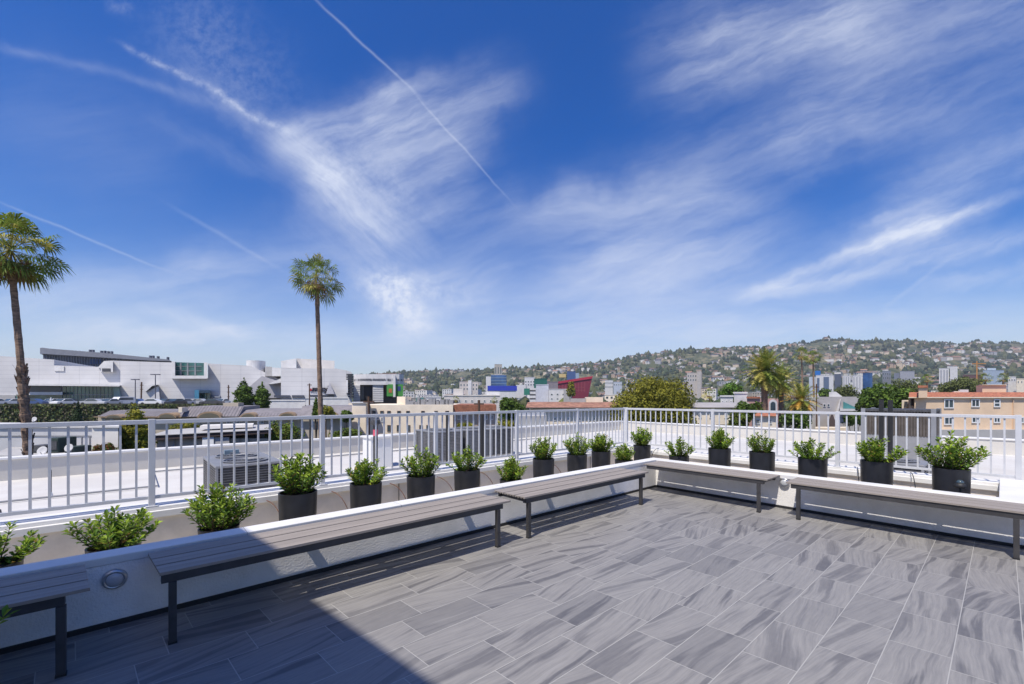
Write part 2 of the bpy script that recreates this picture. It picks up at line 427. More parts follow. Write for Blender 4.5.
railing('long pale metal railing along the left ledge', (0,1.9), (1,0), [1.9-1.683*k for k in range(7)], 13)
railing('pale metal railing along the right ledge', (1.9,0), (0,-1), [-1.85, .12, 2.12, 4.02], 15)
# ================================================================== BENCHES
SH = .45
def bench(label, x, y, rz, L, legs, back=.0, sk=0):
    r = empty('bench', (x, y, 0), rz); tag(r, label, 'bench', 'slatted benches round the terrace')
    gapw = (-y if rz == 0 else -x)-.001
    m = MB(); W_ = .151; g_ = .016
    for k in range(3):
        y0 = -.0 - k*(W_+g_) - W_; y1 = y0+W_
        prof = [(y1, SH), (y0, SH), (y0, SH-.018)]
        n_ = 4; tw = W_/(2*n_-1)
        yy = y0
        for i in range(n_):
            prof.append((yy+tw, SH-.018))
            if i < n_-1: prof += [(yy+tw, SH-.008), (yy+2*tw, SH-.008), (yy+2*tw, SH-.018)]
            yy += 2*tw
        m.prism(prof, 0, L)
    m.build('seat', M['seat'], r, shear=(sk,0))
    fm = MB()
    fm.box(.05,-.475,SH-.072,L-.05,-.425,SH-.020)
    fm.box(.05,-.045,SH-.072,L-.05,-.010,SH-.020)
    nb = max(2, int(round(L/.65)))
    for i in range(nb+1):
        xx = .09 + (L-.18)*i/nb
        fm.box(xx-.02,-.425,SH-.065,xx+.02,-.045,SH-.021)
    fm.build('frame', M['dark_metal'], r, bevel=.002)
    for xl in legs:
        l = MB().box(xl-.020,-.482,.012,xl+.020,-.442,SH-.0725).build('leg', M['dark_metal'], r, bevel=.002)
        MB().box(xl-.022,-.484,.0005,xl+.022,-.440,.012).build('foot', M['black'], l)
    for xl in (.35*L if L > 2 else .3*L, L-.22):
        MB().box(xl-.022,-.010,SH-.12,xl+.022,gapw,SH-.03).build('wall_bracket', M['dark_metal'], r)
    return r
bench('shaded grey slatted bench at far left, left of the round wall light', -8.75,-.055,0, 1.855, (.12, 1.79), sk=-.10)
bench('longest grey slatted bench, half in shadow, right of the left wall light', -6.59,-.055,0, 2.80, (.105, 2.69), sk=-.09)
bench('grey slatted bench against the left wall, ending near the corner', -3.57,-.055,0, 2.42, (.10, 2.28), sk=-.04)
bench('grey slatted bench running right from the terrace corner', -.025,-.075,-pi/2, 1.80, (1.69,), .02)
bench('rightmost grey slatted bench, starting at the sunlit wall light', -.025,-2.085,-pi/2, 2.12, (.13, 1.885), .02)

# ================================================================== WALL LIGHTS
def wall_light(label, loc, rz):
    r = empty('wall_light', loc, rz); tag(r, label, 'light')
    # built looking along local -y
    def lat(prof, name, m):
        b = MB().lathe(prof, seg=28)
        b.v = [(x, -z, y) for x, y, z in b.v]
        return b.build(name, m, r, smooth=True)
    lat([(0,.001),(.064,.001),(.066,.012),(.060,.030),(.048,.036),(.046,.030),(.0,.029)], 'housing', M['chrome'])
    lat([(.045,.031),(.040,.040),(.02,.045),(0,.046)], 'lens', M['lens'])
    return r
wall_light('round metal wall light on the shaded left wall between two benches', (-6.757,0,.308), 0)
wall_light('round metal wall light on the sunlit patch of right wall', (0,-1.925,.350), -pi/2)
# small dark spotlight on the planter strip, right
sp_ = empty('spotlight', P(960, 5.12, .46) , 0); tag(sp_, 'small dark dome spotlight in front of the rightmost pot', 'light')
MB().lathe([(0,0.045),(.03,.04),(.05,.02),(.055,-.0),(.05,-.02),(0,-.02)], seg=20).build('dome', M['black'], sp_, smooth=True)
MB().lathe([(0,.075),(.02,.070),(.035,.05),(.035,.04)], seg=18).build('lens', M['glass'], sp_, smooth=True)
MB().tube([(0,0,-.02),(0,.0,-.5)], .012, 8).build('stake', M['black'], sp_)

# ================================================================== POTTED SHRUBS
def foliage(seed, w, h, dens=1.0):
    rnd = random.Random(seed); m = MB(); st_ = MB()
    nst = int(44*dens)
    def leaf(p, d, L, wd, young):
        d = d.normalized(); side = d.cross(Vector((rnd.uniform(-.5,.5), rnd.uniform(-.5,.5), 1))).normalized()
        nrm = side.cross(d).normalized()
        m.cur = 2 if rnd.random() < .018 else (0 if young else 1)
        a = p; t = p+d*L - nrm*L*.12; c = p+d*L*.55
        l1 = p+d*L*.62+side*wd*.5+nrm*wd*.15; r1 = p+d*L*.62-side*wd*.5+nrm*wd*.15
        l0 = p+d*L*.28+side*wd*.3; r0 = p+d*L*.28-side*wd*.3
        m.quad(a, r0, r1, t); m.quad(a, t, l1, l0)
    for i in range(nst):
        az = rnd.uniform(0, 2*pi); lean = rnd.uniform(.0, 1.0)**.7
        top = Vector((cos(az)*lean*w*.5*rnd.uniform(.75,1.12), sin(az)*lean*w*.5*rnd.uniform(.75,1.12), h*(1.0-.45*lean*lean)*rnd.uniform(.62,1.08)))
        base = Vector((cos(az)*.03, sin(az)*.03, -.03)); mid = base.lerp(top, .5)+Vector((cos(az),sin(az),-.2))*.03*lean
        pts = []
        for k in range(6):
            t = k/5; pts.append(base*(1-t)**2 + mid*2*t*(1-t) + top*t*t)
        st_.tube(pts, [.005,.0045,.004,.003,.0025,.0015], 5)
        nl = int(26*rnd.uniform(.8,1.2))
        for j in range(nl):
            t = 1-(j/nl)**1.3*.78
            k = min(4, int(t*5)); p = pts[k].lerp(pts[k+1], t*5-k)
            ax = (pts[k+1]-pts[k]).normalized()
            a2 = j*2.4+rnd.uniform(-.4,.4)
            o = Vector((cos(a2), sin(a2), rnd.uniform(-.1,.5)))
            d = (o*(1.1-.5*(t>.93)) + ax*rnd.uniform(.35,1.0))
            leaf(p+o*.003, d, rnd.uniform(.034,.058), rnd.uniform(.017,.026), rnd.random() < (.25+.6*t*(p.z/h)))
    return m, st_
M['leaf_dry'] = mat('leaf_dry', (.35,.22,.05), .7, .2, 5, transl=.2)
FM = []
for s, w, h, dn in ((1,.50,.36,1.0),(2,.56,.30,1.0),(3,.46,.33,.9),(4,.60,.37,.95),(5,.48,.38,.75),(6,.60,.28,.8),(7,.44,.30,1.15),(8,.54,.33,.7)):
    a, b = foliage(s, w, h, dn); FM.append((a, b))
potmeshes = {}
def pot_plant(label, px, p, top, kind, d=.36, right=False, rot=0.0, sc=1.0, h=None, group='black pots of shrubs behind the low wall', wpos=None):
    """stands in the strip, p metres behind the wall line"""
    k = (px-512)/FOC
    if wpos: x, y = wpos
    elif not right:
        s = (2.44 - k*7.33 - p*(k*fb - rb) ) ; 
        # solve position C - s*a + p*b on the bearing
        # X = 2.44 - s*ra + p*rb ; Y = 7.33 - s*fa + p*fb
        s = (2.44 + p*rb - k*(7.33 + p*fb))/(ra - k*fa); x, y = -s, p
    else:
        # C - t*b + p*a : X = 2.44 - t*rb + p*ra ; Y = 7.33 - t*fb + p*fa
        t = (2.44 + p*ra - k*(7.33 + p*fa))/(rb - k*fb); x, y = p, -t
    r = empty('potted_shrub', (x, y, -.05), rot); tag(r, label, 'potted plant', group)
    h = h or top+.05; rad = d/2
    key = (round(h,3), d)
    if key not in potmeshes:
        q = MB().lathe([(0,0),(rad*.90,0),(rad*.985,h-.0),(rad*.99,h),(rad*.92,h),(rad*.91,h-.06),(0,h-.06)], seg=36).build('pot', M['pot'], r, smooth=True)
        q.modifiers.new('es','EDGE_SPLIT').split_angle = R(40)
        s_ = MB().lathe([(rad*.905,h-.052),(rad*.5,h-.035),(0,h-.03)], seg=20).build('soil', M['soil'], q)
        potmeshes[key] = (q, s_)
    else:
        q0, s0 = potmeshes[key]
        q = q0.copy(); COL.objects.link(q); q.parent = r; s_ = s0.copy(); COL.objects.link(s_); s_.parent = q
    fm = FM[kind]
    if isinstance(fm[0], MB):
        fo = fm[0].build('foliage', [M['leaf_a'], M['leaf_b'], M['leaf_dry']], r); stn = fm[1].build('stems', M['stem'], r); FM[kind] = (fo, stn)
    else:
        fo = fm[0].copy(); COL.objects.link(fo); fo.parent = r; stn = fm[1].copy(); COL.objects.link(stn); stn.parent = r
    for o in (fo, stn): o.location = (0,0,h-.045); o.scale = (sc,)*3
    return r
PP = 1.1
ordn = ['nearest','second','third','fourth','fifth','sixth','seventh','eighth','ninth','tenth','eleventh']
Lp = [(-10,.27,1,1.0,.34),(114,.26,5,1.15,.36),(219,.27,0,1.22,.34),(298,.50,0,1.22,.385),(366,.50,1,1.0,.37),(421,.50,4,1.05,.37),(467,.50,7,1.05,.37),(511,.265,2,1.08,.35),(543.5,.51,0,1.05,.36),(577,.51,3,1.02,.36),(601,.51,6,1.12,.36)]
lab = ['low shrub in a black pot cut off by the left edge of the photo',
 'wide low shrub in a sunken black pot, just above the shaded wall light',
 'dense shrub hiding its pot behind the low wall, left of the first tall pot',
 'tall bushy shrub in the first fully visible black pot from the left',
 'spreading shrub in a tall black pot, second fully visible from the left',
 'tall loose shrub in a black pot, right of the spreading one, over the longest bench',
 'rounded shrub in a tall black pot below the pair of dark roof pipes',
 'low shrub in a sunken black pot above the gap between two left benches',
 'upright shrub in a tall black pot, next right of the sunken pot',
 'wide feathery shrub in a tall black pot, two left of the terrace corner',
 'compact rounded shrub in a tall black pot, next left of the terrace corner']
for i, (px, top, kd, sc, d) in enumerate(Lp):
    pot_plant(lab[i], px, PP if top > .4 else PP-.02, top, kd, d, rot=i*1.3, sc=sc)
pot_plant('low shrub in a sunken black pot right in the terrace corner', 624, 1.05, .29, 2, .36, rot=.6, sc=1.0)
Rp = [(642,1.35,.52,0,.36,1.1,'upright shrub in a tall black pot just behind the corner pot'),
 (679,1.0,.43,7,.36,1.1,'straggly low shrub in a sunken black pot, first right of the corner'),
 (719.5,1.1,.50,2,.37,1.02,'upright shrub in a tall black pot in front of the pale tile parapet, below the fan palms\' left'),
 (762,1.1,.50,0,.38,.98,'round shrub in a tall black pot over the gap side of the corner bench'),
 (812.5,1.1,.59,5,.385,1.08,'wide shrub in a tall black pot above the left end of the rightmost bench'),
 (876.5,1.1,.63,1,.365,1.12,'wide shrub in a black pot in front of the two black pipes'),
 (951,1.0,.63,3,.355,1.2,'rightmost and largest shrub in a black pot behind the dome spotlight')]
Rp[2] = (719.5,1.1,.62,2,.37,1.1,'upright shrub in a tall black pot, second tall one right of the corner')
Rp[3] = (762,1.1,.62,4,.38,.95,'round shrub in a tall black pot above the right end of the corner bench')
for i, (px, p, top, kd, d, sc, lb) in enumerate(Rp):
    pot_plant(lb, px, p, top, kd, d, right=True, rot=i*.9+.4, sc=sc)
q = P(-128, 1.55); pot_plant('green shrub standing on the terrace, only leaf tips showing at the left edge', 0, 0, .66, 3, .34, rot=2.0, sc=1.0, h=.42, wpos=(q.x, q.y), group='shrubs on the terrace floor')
for o in bpy.data.objects:
    if o.name.startswith('potted_shrub') and 'only leaf tips' in o.get('label', ''): o.location.z = .0005

# irrigation tubes looping from the ledge down to the pots
def tubes():
    i = 0
    where = [(279,-1,'left of the first tall pot'),(344,-1,'left of the spreading shrub'),(402,-1,'left of the loose tall shrub'),(449,-1,'left of the rounded shrub'),(489,1,'left of the sunken pot between benches'),(557,-1,'left of the wide feathery shrub')]
    for px, sg, w in where:
        k = (px-512)/FOC
        def at(p):
            s = (2.44 + p*rb - k*(7.33 + p*fb))/(ra - k*fa); return -s
        x = at(1.6); n = []
        for j in range(11):
            t = j/10; a = t*pi*.5
            n.append((x + .13*sin(a)-.1, 1.86 - .42*sin(a), .30 + .0 - (.45)*(1-cos(a))+.03*sin(t*pi)))
        o = MB().tube(n, .0055, 6).build('irrigation_tube', M['brown_tube'], smooth=True); tag(o, 'thin brown tube bending down '+w, 'tube', 'irrigation tubes feeding the pots')
    for px, w in ((858,'left of the pot before the black pipes'),(914,'left of the rightmost pot'),(652,'right of the corner pots')):
        k = (px-512)/FOC; p = 1.5
        t_ = (2.44 + p*ra - k*(7.33 + p*fa))/(rb - k*fb); y = -t_; n = []
        for j in range(11):
            t = j/10; a = t*pi*.5
            n.append((1.9 - .55*sin(a), y - .12*sin(a)+.08, .41 - .45*(1-cos(a))+.05*sin(t*pi)))
        o = MB().tube(n, .0055, 6).build('irrigation_tube', M['black'], smooth=True); tag(o, 'thin black tube looping over the ledge '+w, 'tube', 'irrigation tubes feeding the pots')
tubes()
# ================================================================== ROOF EQUIPMENT
M['panel_beige'] = mat('panel_beige', (.36,.33,.30), .7); M['louvre_grey'] = mat('louvre_grey', (.13,.13,.14), .5)
def condenser(label, x, y, z, w, d, h, rz=0, group=None, coil='hvac_dark'):
    r = empty('condenser_unit', (x, y, z), rz); tag(r, label, 'air conditioner', group)
    MB().box(0,0,.0,w,d,.06).build('base', M['concrete'], r)
    for (xa, ya) in ((0,0),(w-.04,0),(0,d-.04),(w-.04,d-.04)): MB().box(xa,ya,.06,xa+.04,ya+.04,h-.05).build('corner_post', M['hvac'], r)
    MB().box(.03,.03,.061,w-.03,d-.03,h-.06).build('coil', M[coil], r)
    g = MB()
    k = int((h-.12)/.05)
    for i in range(k):
        zz = .09+i*.05
        g.box(.04,.004,zz,w-.04,.018,zz+.014).box(.004,.04,zz,.018,d-.04,zz+.014)
    g.build('louvres', M['louvre_grey'], r)
    MB().box(-.01,-.01,h-.05,w+.01,d+.01,h).build('top_panel', M['hvac'], r, bevel=.01)
    n = max(1, int(round(d/w)))
    for i in range(n):
        cy = d*(i+.5)/n; rr = min(w, d/n)*.42
        f_ = MB().lathe([(rr,.0),(rr+.02,.03),(rr-.01,.035),(rr-.02,.0)], (w/2,cy,h+.001), 28)
        for q in range(5): f_.lathe([(rr*(.2+.16*q),.02),(rr*(.2+.16*q)+.008,.026),(rr*(.2+.16*q)+.008,.018)], (w/2,cy,h+.001), 24)
        fo = f_.build('fan_guard', M['hvac'], r)
        MB().lathe([(rr-.02,.004),(0,.004)], (w/2,cy,h+.001), 24).build('fan_opening', M['black'], fo)
    return r
condenser('long grey condenser unit on the white roof behind the left railing', -5.46, 6.05, -.6, 1.15, 1.9, .80)
jb = empty('control_box', P(231.5, 9.9, -.6)); tag(jb, 'small blue grey control box on a post behind the left condenser', 'electrical box')
MB().box(-.14,-.06,.72,.14,.06,.92).build('cabinet', mat('blue_grey', (.22,.30,.35), .5), jb); MB().box(-.04,-.04,0,.04,.04,.72).build('post', M['hvac'], jb)
MB().box(-.04,-.072,.77,.05,-.0605,.87).build('meter', M['chrome'], jb)
for i, (x, lb) in enumerate(((.7,'beige faced grey rooftop unit at the left of the row of three'),(1.9,'grey rooftop unit in the middle of the row of three behind the pipes'),(3.0,'dark louvred rooftop unit at the right of the row of three'))):
    condenser(lb, x, 8.2, -.6, 1.05, 1.3, 1.02, 0, 'row of rooftop units behind the left railing', 'panel_beige' if i < 1 else ('hvac' if i == 1 else 'hvac_dark'))
condenser('grey condenser unit behind the right end of the right railing', 4.6, -2.9, -.6, .8, .9, .83)
def pipe(label, px, ytop, Y, r_, cap=False, collar=False, zb=-.6):
    p = P(px, Y, zb); h = ZY(ytop, Y)-zb
    r = empty('vent_pipe', p); tag(r, label, 'pipe', 'black vent pipes on the white roof')
    MB().tube([(0,0,0),(0,0,h)], r_, 12).build('pipe', M['black'], r, smooth=False)
    MB().lathe([(r_*2.4,0),(r_*1.3,.09),(r_*1.02,.1)], seg=14).build('flashing', M['roof_white'], r)
    if cap: MB().lathe([(0,h+.03),(r_*2.1,h),(r_*2.1,h-.07),(r_*1.05,h-.1)], seg=14).build('cap', M['hvac_dark'], r)
    if collar: MB().lathe([(r_*1.06,h-.30),(r_*1.06,h-.18)], seg=14).build('label', mat('pink_label', (.7,.10,.16), .6), r)
    return r
pipe('thin black vent pipe left of the second left rail post', 311, 419, 7.8, .032)
pipe('black vent pipe with a wide cap and a pink label', 375.5, 420, 8.2, .042, True, True)
pipe('slim black vent pipe just right of the third left rail post', 447.5, 411, 7.5, .030)
pipe('thickest black vent pipe in front of the rooftop units', 482.5, 412.5, 8.0, .055)
pipe('left one of the pair of tall black pipes by the slatted screen', 881.3, 399.5, 8.6, .038)
pipe('right one of the pair of tall black pipes by the slatted screen', 890.3, 400.0, 8.2, .038)
pipe('short dark vent pipe on the roof under the left dishes', 50.5, 470, 9.2, .02)
q = P(377, 13.2, -.6); c = empty('parapet_jog', q, 0); tag(c, 'small white box standing in for a sunlit jog of the long left parapet', 'vent')  # white box added in place of the parapet's sunlit jog
MB().box(-.32,-.3,0,.32,.3,.90).build('body', M['roof_white'], c); MB().box(-.36,-.34,.90,.36,.34,.96).build('cap', M['coping'], c, bevel=.01)
# slatted screen enclosure, right
en = empty('screen_enclosure', (9.9, -2.62, -.6)); tag(en, 'boxy grey rooftop enclosure with a brownish slatted screen behind the right railing', 'enclosure')
MB().box(0,0,0,1.5,1.5,1.02).build('base', mat('encl_grey', (.25,.25,.26), .8, .03), en)
m = MB()
for i in range(22):
    m.box(.03+i*.065,-.012,1.02,.07+i*.065,.02,1.72); m.box(-.012,.03+i*.065,1.02,.02,.07+i*.065,1.72)
m.build('slats', mat('slat_brown', (.10,.085,.075), .7, .15, 3), en)
MB().box(.025,.025,1.02,1.475,1.475,1.70).build('core', mat('encl_dark', (.11,.095,.085), .8), en)
MB().box(-.04,-.04,1.72,1.54,1.54,1.78).build('cap', M['hvac_dark'], en)
for (x, y) in ((-.06,-.06),(-.06,1.46),(1.46,-.06),(1.46,1.46)): MB().box(x,y,0,x+.1,y+.1,1.8).build('corner_post', M['hvac'], en)
rc = empty('roof_vent', P(913.5, 10.6, -.6), .1); tag(rc, 'small pale sloped vent box on the roof in front of the slatted screen', 'vent')
MB().prism([(-.2,0),(.2,0),(.14,.5),(-.14,.5)], -.2, .2, 'y').build('hood', M['coping'], rc); MB().box(-.23,-.23,0,.23,.23,.14).build('curb', M['hvac_dark'], rc)
# conduit run and drains on the white roof
cd = MB().tube([(-14,9.2,-.55),(-6.2,9.2,-.55),(-6.2,11.8,-.55),(9,11.8,-.55)], .022, 6).build('conduit', M['hvac'], smooth=False); tag(cd, 'thin grey conduit running low across the white roof', 'pipe')
for x_, y_, lb in ((-8.5,8.0,'small round roof drain left of the long condenser'),(-2.0,7.2,'small round roof drain right of the long condenser'),(8.5,4.5,'small round roof drain left of the slatted screen')):
    dr = empty('roof_drain', (x_, y_, -.59)); tag(dr, lb, 'drain')
    MB().lathe([(.16,.001),(.15,.015),(.09,.02)], seg=18).build('ring', M['hvac'], dr); MB().lathe([(.09,.015),(.08,.09),(.03,.12),(0,.12)], seg=12).build('dome', M['hvac_dark'], dr)
# yellow hose
n = [tuple(P(851+3*cos(t*.5)*2, 6.9, -.02+.25*sin(t*.5))) for t in range(0, 13)]
tag(MB().tube(n, .012, 6).build('hose', mat('yellow', (.6,.42,.1), .6), smooth=True), 'yellowish hose loop behind the right railing', 'hose')

# ================================================================== BACKGROUND HELPERS
def bg_root(name, label, cat, px, Y, z0=-12, rz=0, group=None):
    r = empty(name, P(px, Y, z0), YAW+R(rz)); tag(r, label, cat, group); r['Y'] = Y; return r
class BB:
    """a building facing the terrace: x in bearing units at depth Y, z in picture heights -> metres"""
    def __init__(s, name, label, cat, px, Y, z0=-12, rz=0, group=None, sk=None):
        s.r = bg_root(name, label, cat, px, Y, z0, rz, group); del s.r['Y']; s.px = px; s.Y = Y; s.z0 = z0
        SK[s.r.name] = ((px-512)/FOC if sk is None else sk) if rz == 0 else 0
    def x(s, px, d=0): return (px-s.px)/FOC*s.Y + (px-512)/FOC*d
    def z(s, py, d=0): return ZY(py, s.Y+d)-s.z0
    def box(s, name, m, x0, x1, yt, yb, d0=0.0, d1=10.0, parent=None, bevel=0):
        zb = 0 if yb is None else s.z(yb)
        return MB().box(s.x(x0), d0, zb, s.x(x1), d1, s.z(yt)).build(name, m, parent or s.r, bevel=bevel)
    def window(s, x0, x1, yt, yb, gm='glass', fm='white', fr=.08, mull=1, bars=0, d=0):
        X0, X1, Z1, Z0 = s.x(x0), s.x(x1), s.z(yt), s.z(yb)
        m = MB().box(X0,d-.10,Z0,X1,d+.02,Z0+fr).box(X0,d-.10,Z1-fr,X1,d+.02,Z1).box(X0,d-.10,Z0+fr,X0+fr,d+.02,Z1-fr).box(X1-fr,d-.10,Z0+fr,X1,d+.02,Z1-fr)
        for k in range(mull):
            xc = X0+(X1-X0)*(k+1)/(mull+1); m.box(xc-fr*.4,d-.09,Z0+fr,xc+fr*.4,d+.02,Z1-fr)
        for k in range(bars):
            zc = Z0+(Z1-Z0)*(k+1)/(bars+1); m.box(X0+fr,d-.085,zc-fr*.4,X1-fr,d+.02,zc+fr*.4)
        f = m.build('window', M[fm], s.r)
        MB().box(X0+fr*.5,d-.05,Z0+fr*.5,X1-fr*.5,d-.01,Z1-fr*.5).build('pane', M[gm], f)
        return f
    def win_rows(s, xs, w, rows, gm='glass', fr=.06, d=0):
        for yt, yb in rows:
            for x in xs: s.window(x-w/2, x+w/2, yt, yb, gm, 'white', fr, 0, 0, d)
def colmat(name, c, **k):
    if name not in M: M[name] = mat(name, c, k.pop('rough', .85), k.pop('var', .05), k.pop('scale', .6), **k)
    return M[name]
cream = colmat('cream', (.84,.73,.58)); peach = colmat('peach', (.78,.58,.40)); lilac = colmat('lilac_white', (.62,.61,.61), scale=.08)
def panelled(m, hz_, vx, k):
    """fine cladding joints"""
    nt = m.node_tree; b = nt.nodes['Principled BSDF']; src = b.inputs['Base Color'].links[0].from_socket
    tc = nt.nodes.new('ShaderNodeTexCoord'); sp = nt.nodes.new('ShaderNodeSeparateXYZ'); nt.links.new(tc.outputs['Object'], sp.inputs[0])
    z = E(nt, sp.outputs[2])/hz_; x = E(nt, sp.outputs[0])/vx
    f = (1-((z.frac()-.5).ab()).step(.0,.09))*k + (1-((x.frac()-.5).ab()).step(.0,.03))*k
    row = noise(nt, vec(nt, x.floor()*3.7, z.floor()*5.1), 1.0, 1)
    c = mixc(nt, f, src, (.25,.25,.27)); c = mixc(nt, row.step(.3,.7)*.10, c, (.40,.40,.41)); nt.links.new(c, b.inputs['Base Color'])
panelled(lilac, 1.5, 7.0, .30)
offw = colmat('offwhite', (.70,.67,.63)); terra = colmat('terracotta', (.42,.16,.09), var=.2, scale=2); greyroof = colmat('roof_grey', (.20,.185,.18), var=.15, scale=1.0)
beige = colmat('beige', (.45,.39,.31)); brown = colmat('brown', (.06,.04,.035)); pinkb = colmat('pink_wall', (.50,.30,.26)); slab = colmat('grey_wall', (.42,.41,.40))

# ------------------------------------------------------------------ trees
def leafcloud(m, lumps, n, s, rnd, shell=.55, flat=.0):
    tot = sum(l[3]*l[4]*l[5] for l in lumps)
    for (cx, cy, cz, rx, ry, rz_) in lumps:
        k = int(n*rx*ry*rz_/tot)+8
        for _ in range(k):
            d = Vector((rnd.gauss(0,1), rnd.gauss(0,1), rnd.gauss(0,1))).normalized()
            q = mnoise.noise(Vector((cx+d.x*1.7, cy+d.y*1.7, cz+d.z*1.7)))
            rr = (shell + (1-shell)*rnd.random()**.6)*(1+.28*q)
            p = Vector((cx+d.x*rx*rr, cy+d.y*ry*rr, cz+d.z*rz_*rr))
            nn = (d + Vector((rnd.gauss(0,.7), rnd.gauss(0,.7), rnd.gauss(0,.7)+.25))).normalized()
            u = nn.cross(Vector((rnd.gauss(0,1), rnd.gauss(0,1), rnd.gauss(0,1)))).normalized(); v = nn.cross(u)
            ss = s*rnd.uniform(.6,1.25)
            m.cur = 0 if rnd.random() < .55+.3*q else 1
            m.quad(p-u*ss, p-v*ss*.55, p+u*ss, p+v*ss*.55)
def tree(label, px, ytop, ybot, wpx, Y, mats, seed, zg=-12, n=2600, leaf=None, kind='round', name='tree', group=None, nl=14):
    rnd = random.Random(seed)
    r = empty(name, P(px, Y, zg), YAW); tag(r, label, 'tree', group)
    W_ = wpx/FOC*Y; zt = ZY(ytop, Y)-zg; zb = ZY(ybot, Y)-zg; H = zt-zb
    leaf = (leaf or max(.10, .9*Y/FOC))*1.25; n = int(n*1.25)
    lumps = []
    if kind == 'round':
        lumps.append((0,0,zb+H*.5,W_*.34,W_*.34,H*.36))
        for i in range(nl):
            a = rnd.uniform(0,2*pi); t = rnd.uniform(-.5,1); rr = W_*.33*math.sqrt(max(.05,1-max(0,t)**2*.8))*rnd.uniform(.6,1)
            k = rnd.uniform(.14,.22)
            lumps.append((cos(a)*rr, sin(a)*rr, zb+H*(.42+.38*t), W_*k, W_*k, min(W_*k, H*.3)))
    elif kind == 'cone':
        for i in range(9):
            t = i/8; rr = W_*.5*(1-t)**.8*.9+W_*.07
            lumps.append((rnd.uniform(-.1,.1)*rr, 0, zb+H*(.06+.88*t), rr, rr, H*.10))
    elif kind == 'column':
        for i in range(8):
            t = i/7; rr = W_*.5*(sin(pi*(.18+.78*t)))*.95
            lumps.append((rnd.uniform(-.2,.2)*rr, 0, zb+H*(.07+.86*t), rr, rr, H*.12))
    m = MB(); leafcloud(m, lumps, n, leaf, rnd)
    m.build('crown', mats, r)
    tm = MB(); tr = max(.08, W_*.035)
    top = zb+H*.55
    tm.tube([(0,0,0),(W_*.01,0,zb*.6),(0,W_*.01,top*.85),(0,0,top)], [tr*1.4,tr,tr*.7,tr*.3], 8)
    for i in range(5):
        a = i*2.1+rnd.random(); z0 = max(zb*.7, top*.55)
        tm.tube([(0,0,z0),(cos(a)*W_*.15,sin(a)*W_*.15,z0+(top-z0)*.5),(cos(a)*W_*.3,sin(a)*W_*.3,zb+H*.5)], [tr*.5,tr*.35,tr*.12], 6)
    tm.build('trunk', M['bark'], r)
    return r
M['bark'] = mat('bark', (.12,.085,.06), .9, .25, 6, .4, 20)
def leafm(name, c, t=.25): M[name] = mat(name, c, .65, .25, .8, transl=t, spec=.2); return M[name]
L1 = [leafm('lf_ficus_a',(.27,.255,.03)), leafm('lf_ficus_b',(.18,.18,.024))]
L2 = [leafm('lf_green_a',(.14,.22,.035)), leafm('lf_green_b',(.065,.115,.022))]
L3 = [leafm('lf_dark_a',(.055,.09,.035)), leafm('lf_dark_b',(.03,.055,.025))]
L4 = [leafm('lf_yel_a',(.30,.28,.03)), leafm('lf_yel_b',(.15,.17,.025))]
L5 = [leafm('lf_olive_a',(.18,.21,.07)), leafm('lf_olive_b',(.11,.13,.045))]
M['palm_g'] = mat('palm_g', (.20,.27,.045), .6, .25, 2, transl=.3, spec=.2); M['palm_y'] = mat('palm_y', (.46,.42,.10), .6, .25, 2, transl=.3, spec=.2)
M['palm_dead'] = mat('palm_dead', (.26,.16,.07), .85, .25, 3, transl=.1)
M['palm_trunk'] = mat('palm_trunk', (.27,.18,.125), .95, .25, 5, .6, 25, stretch=(1,1,4))
M['palm_orange'] = mat('palm_orange', (.50,.26,.03), .6, .2, 2)

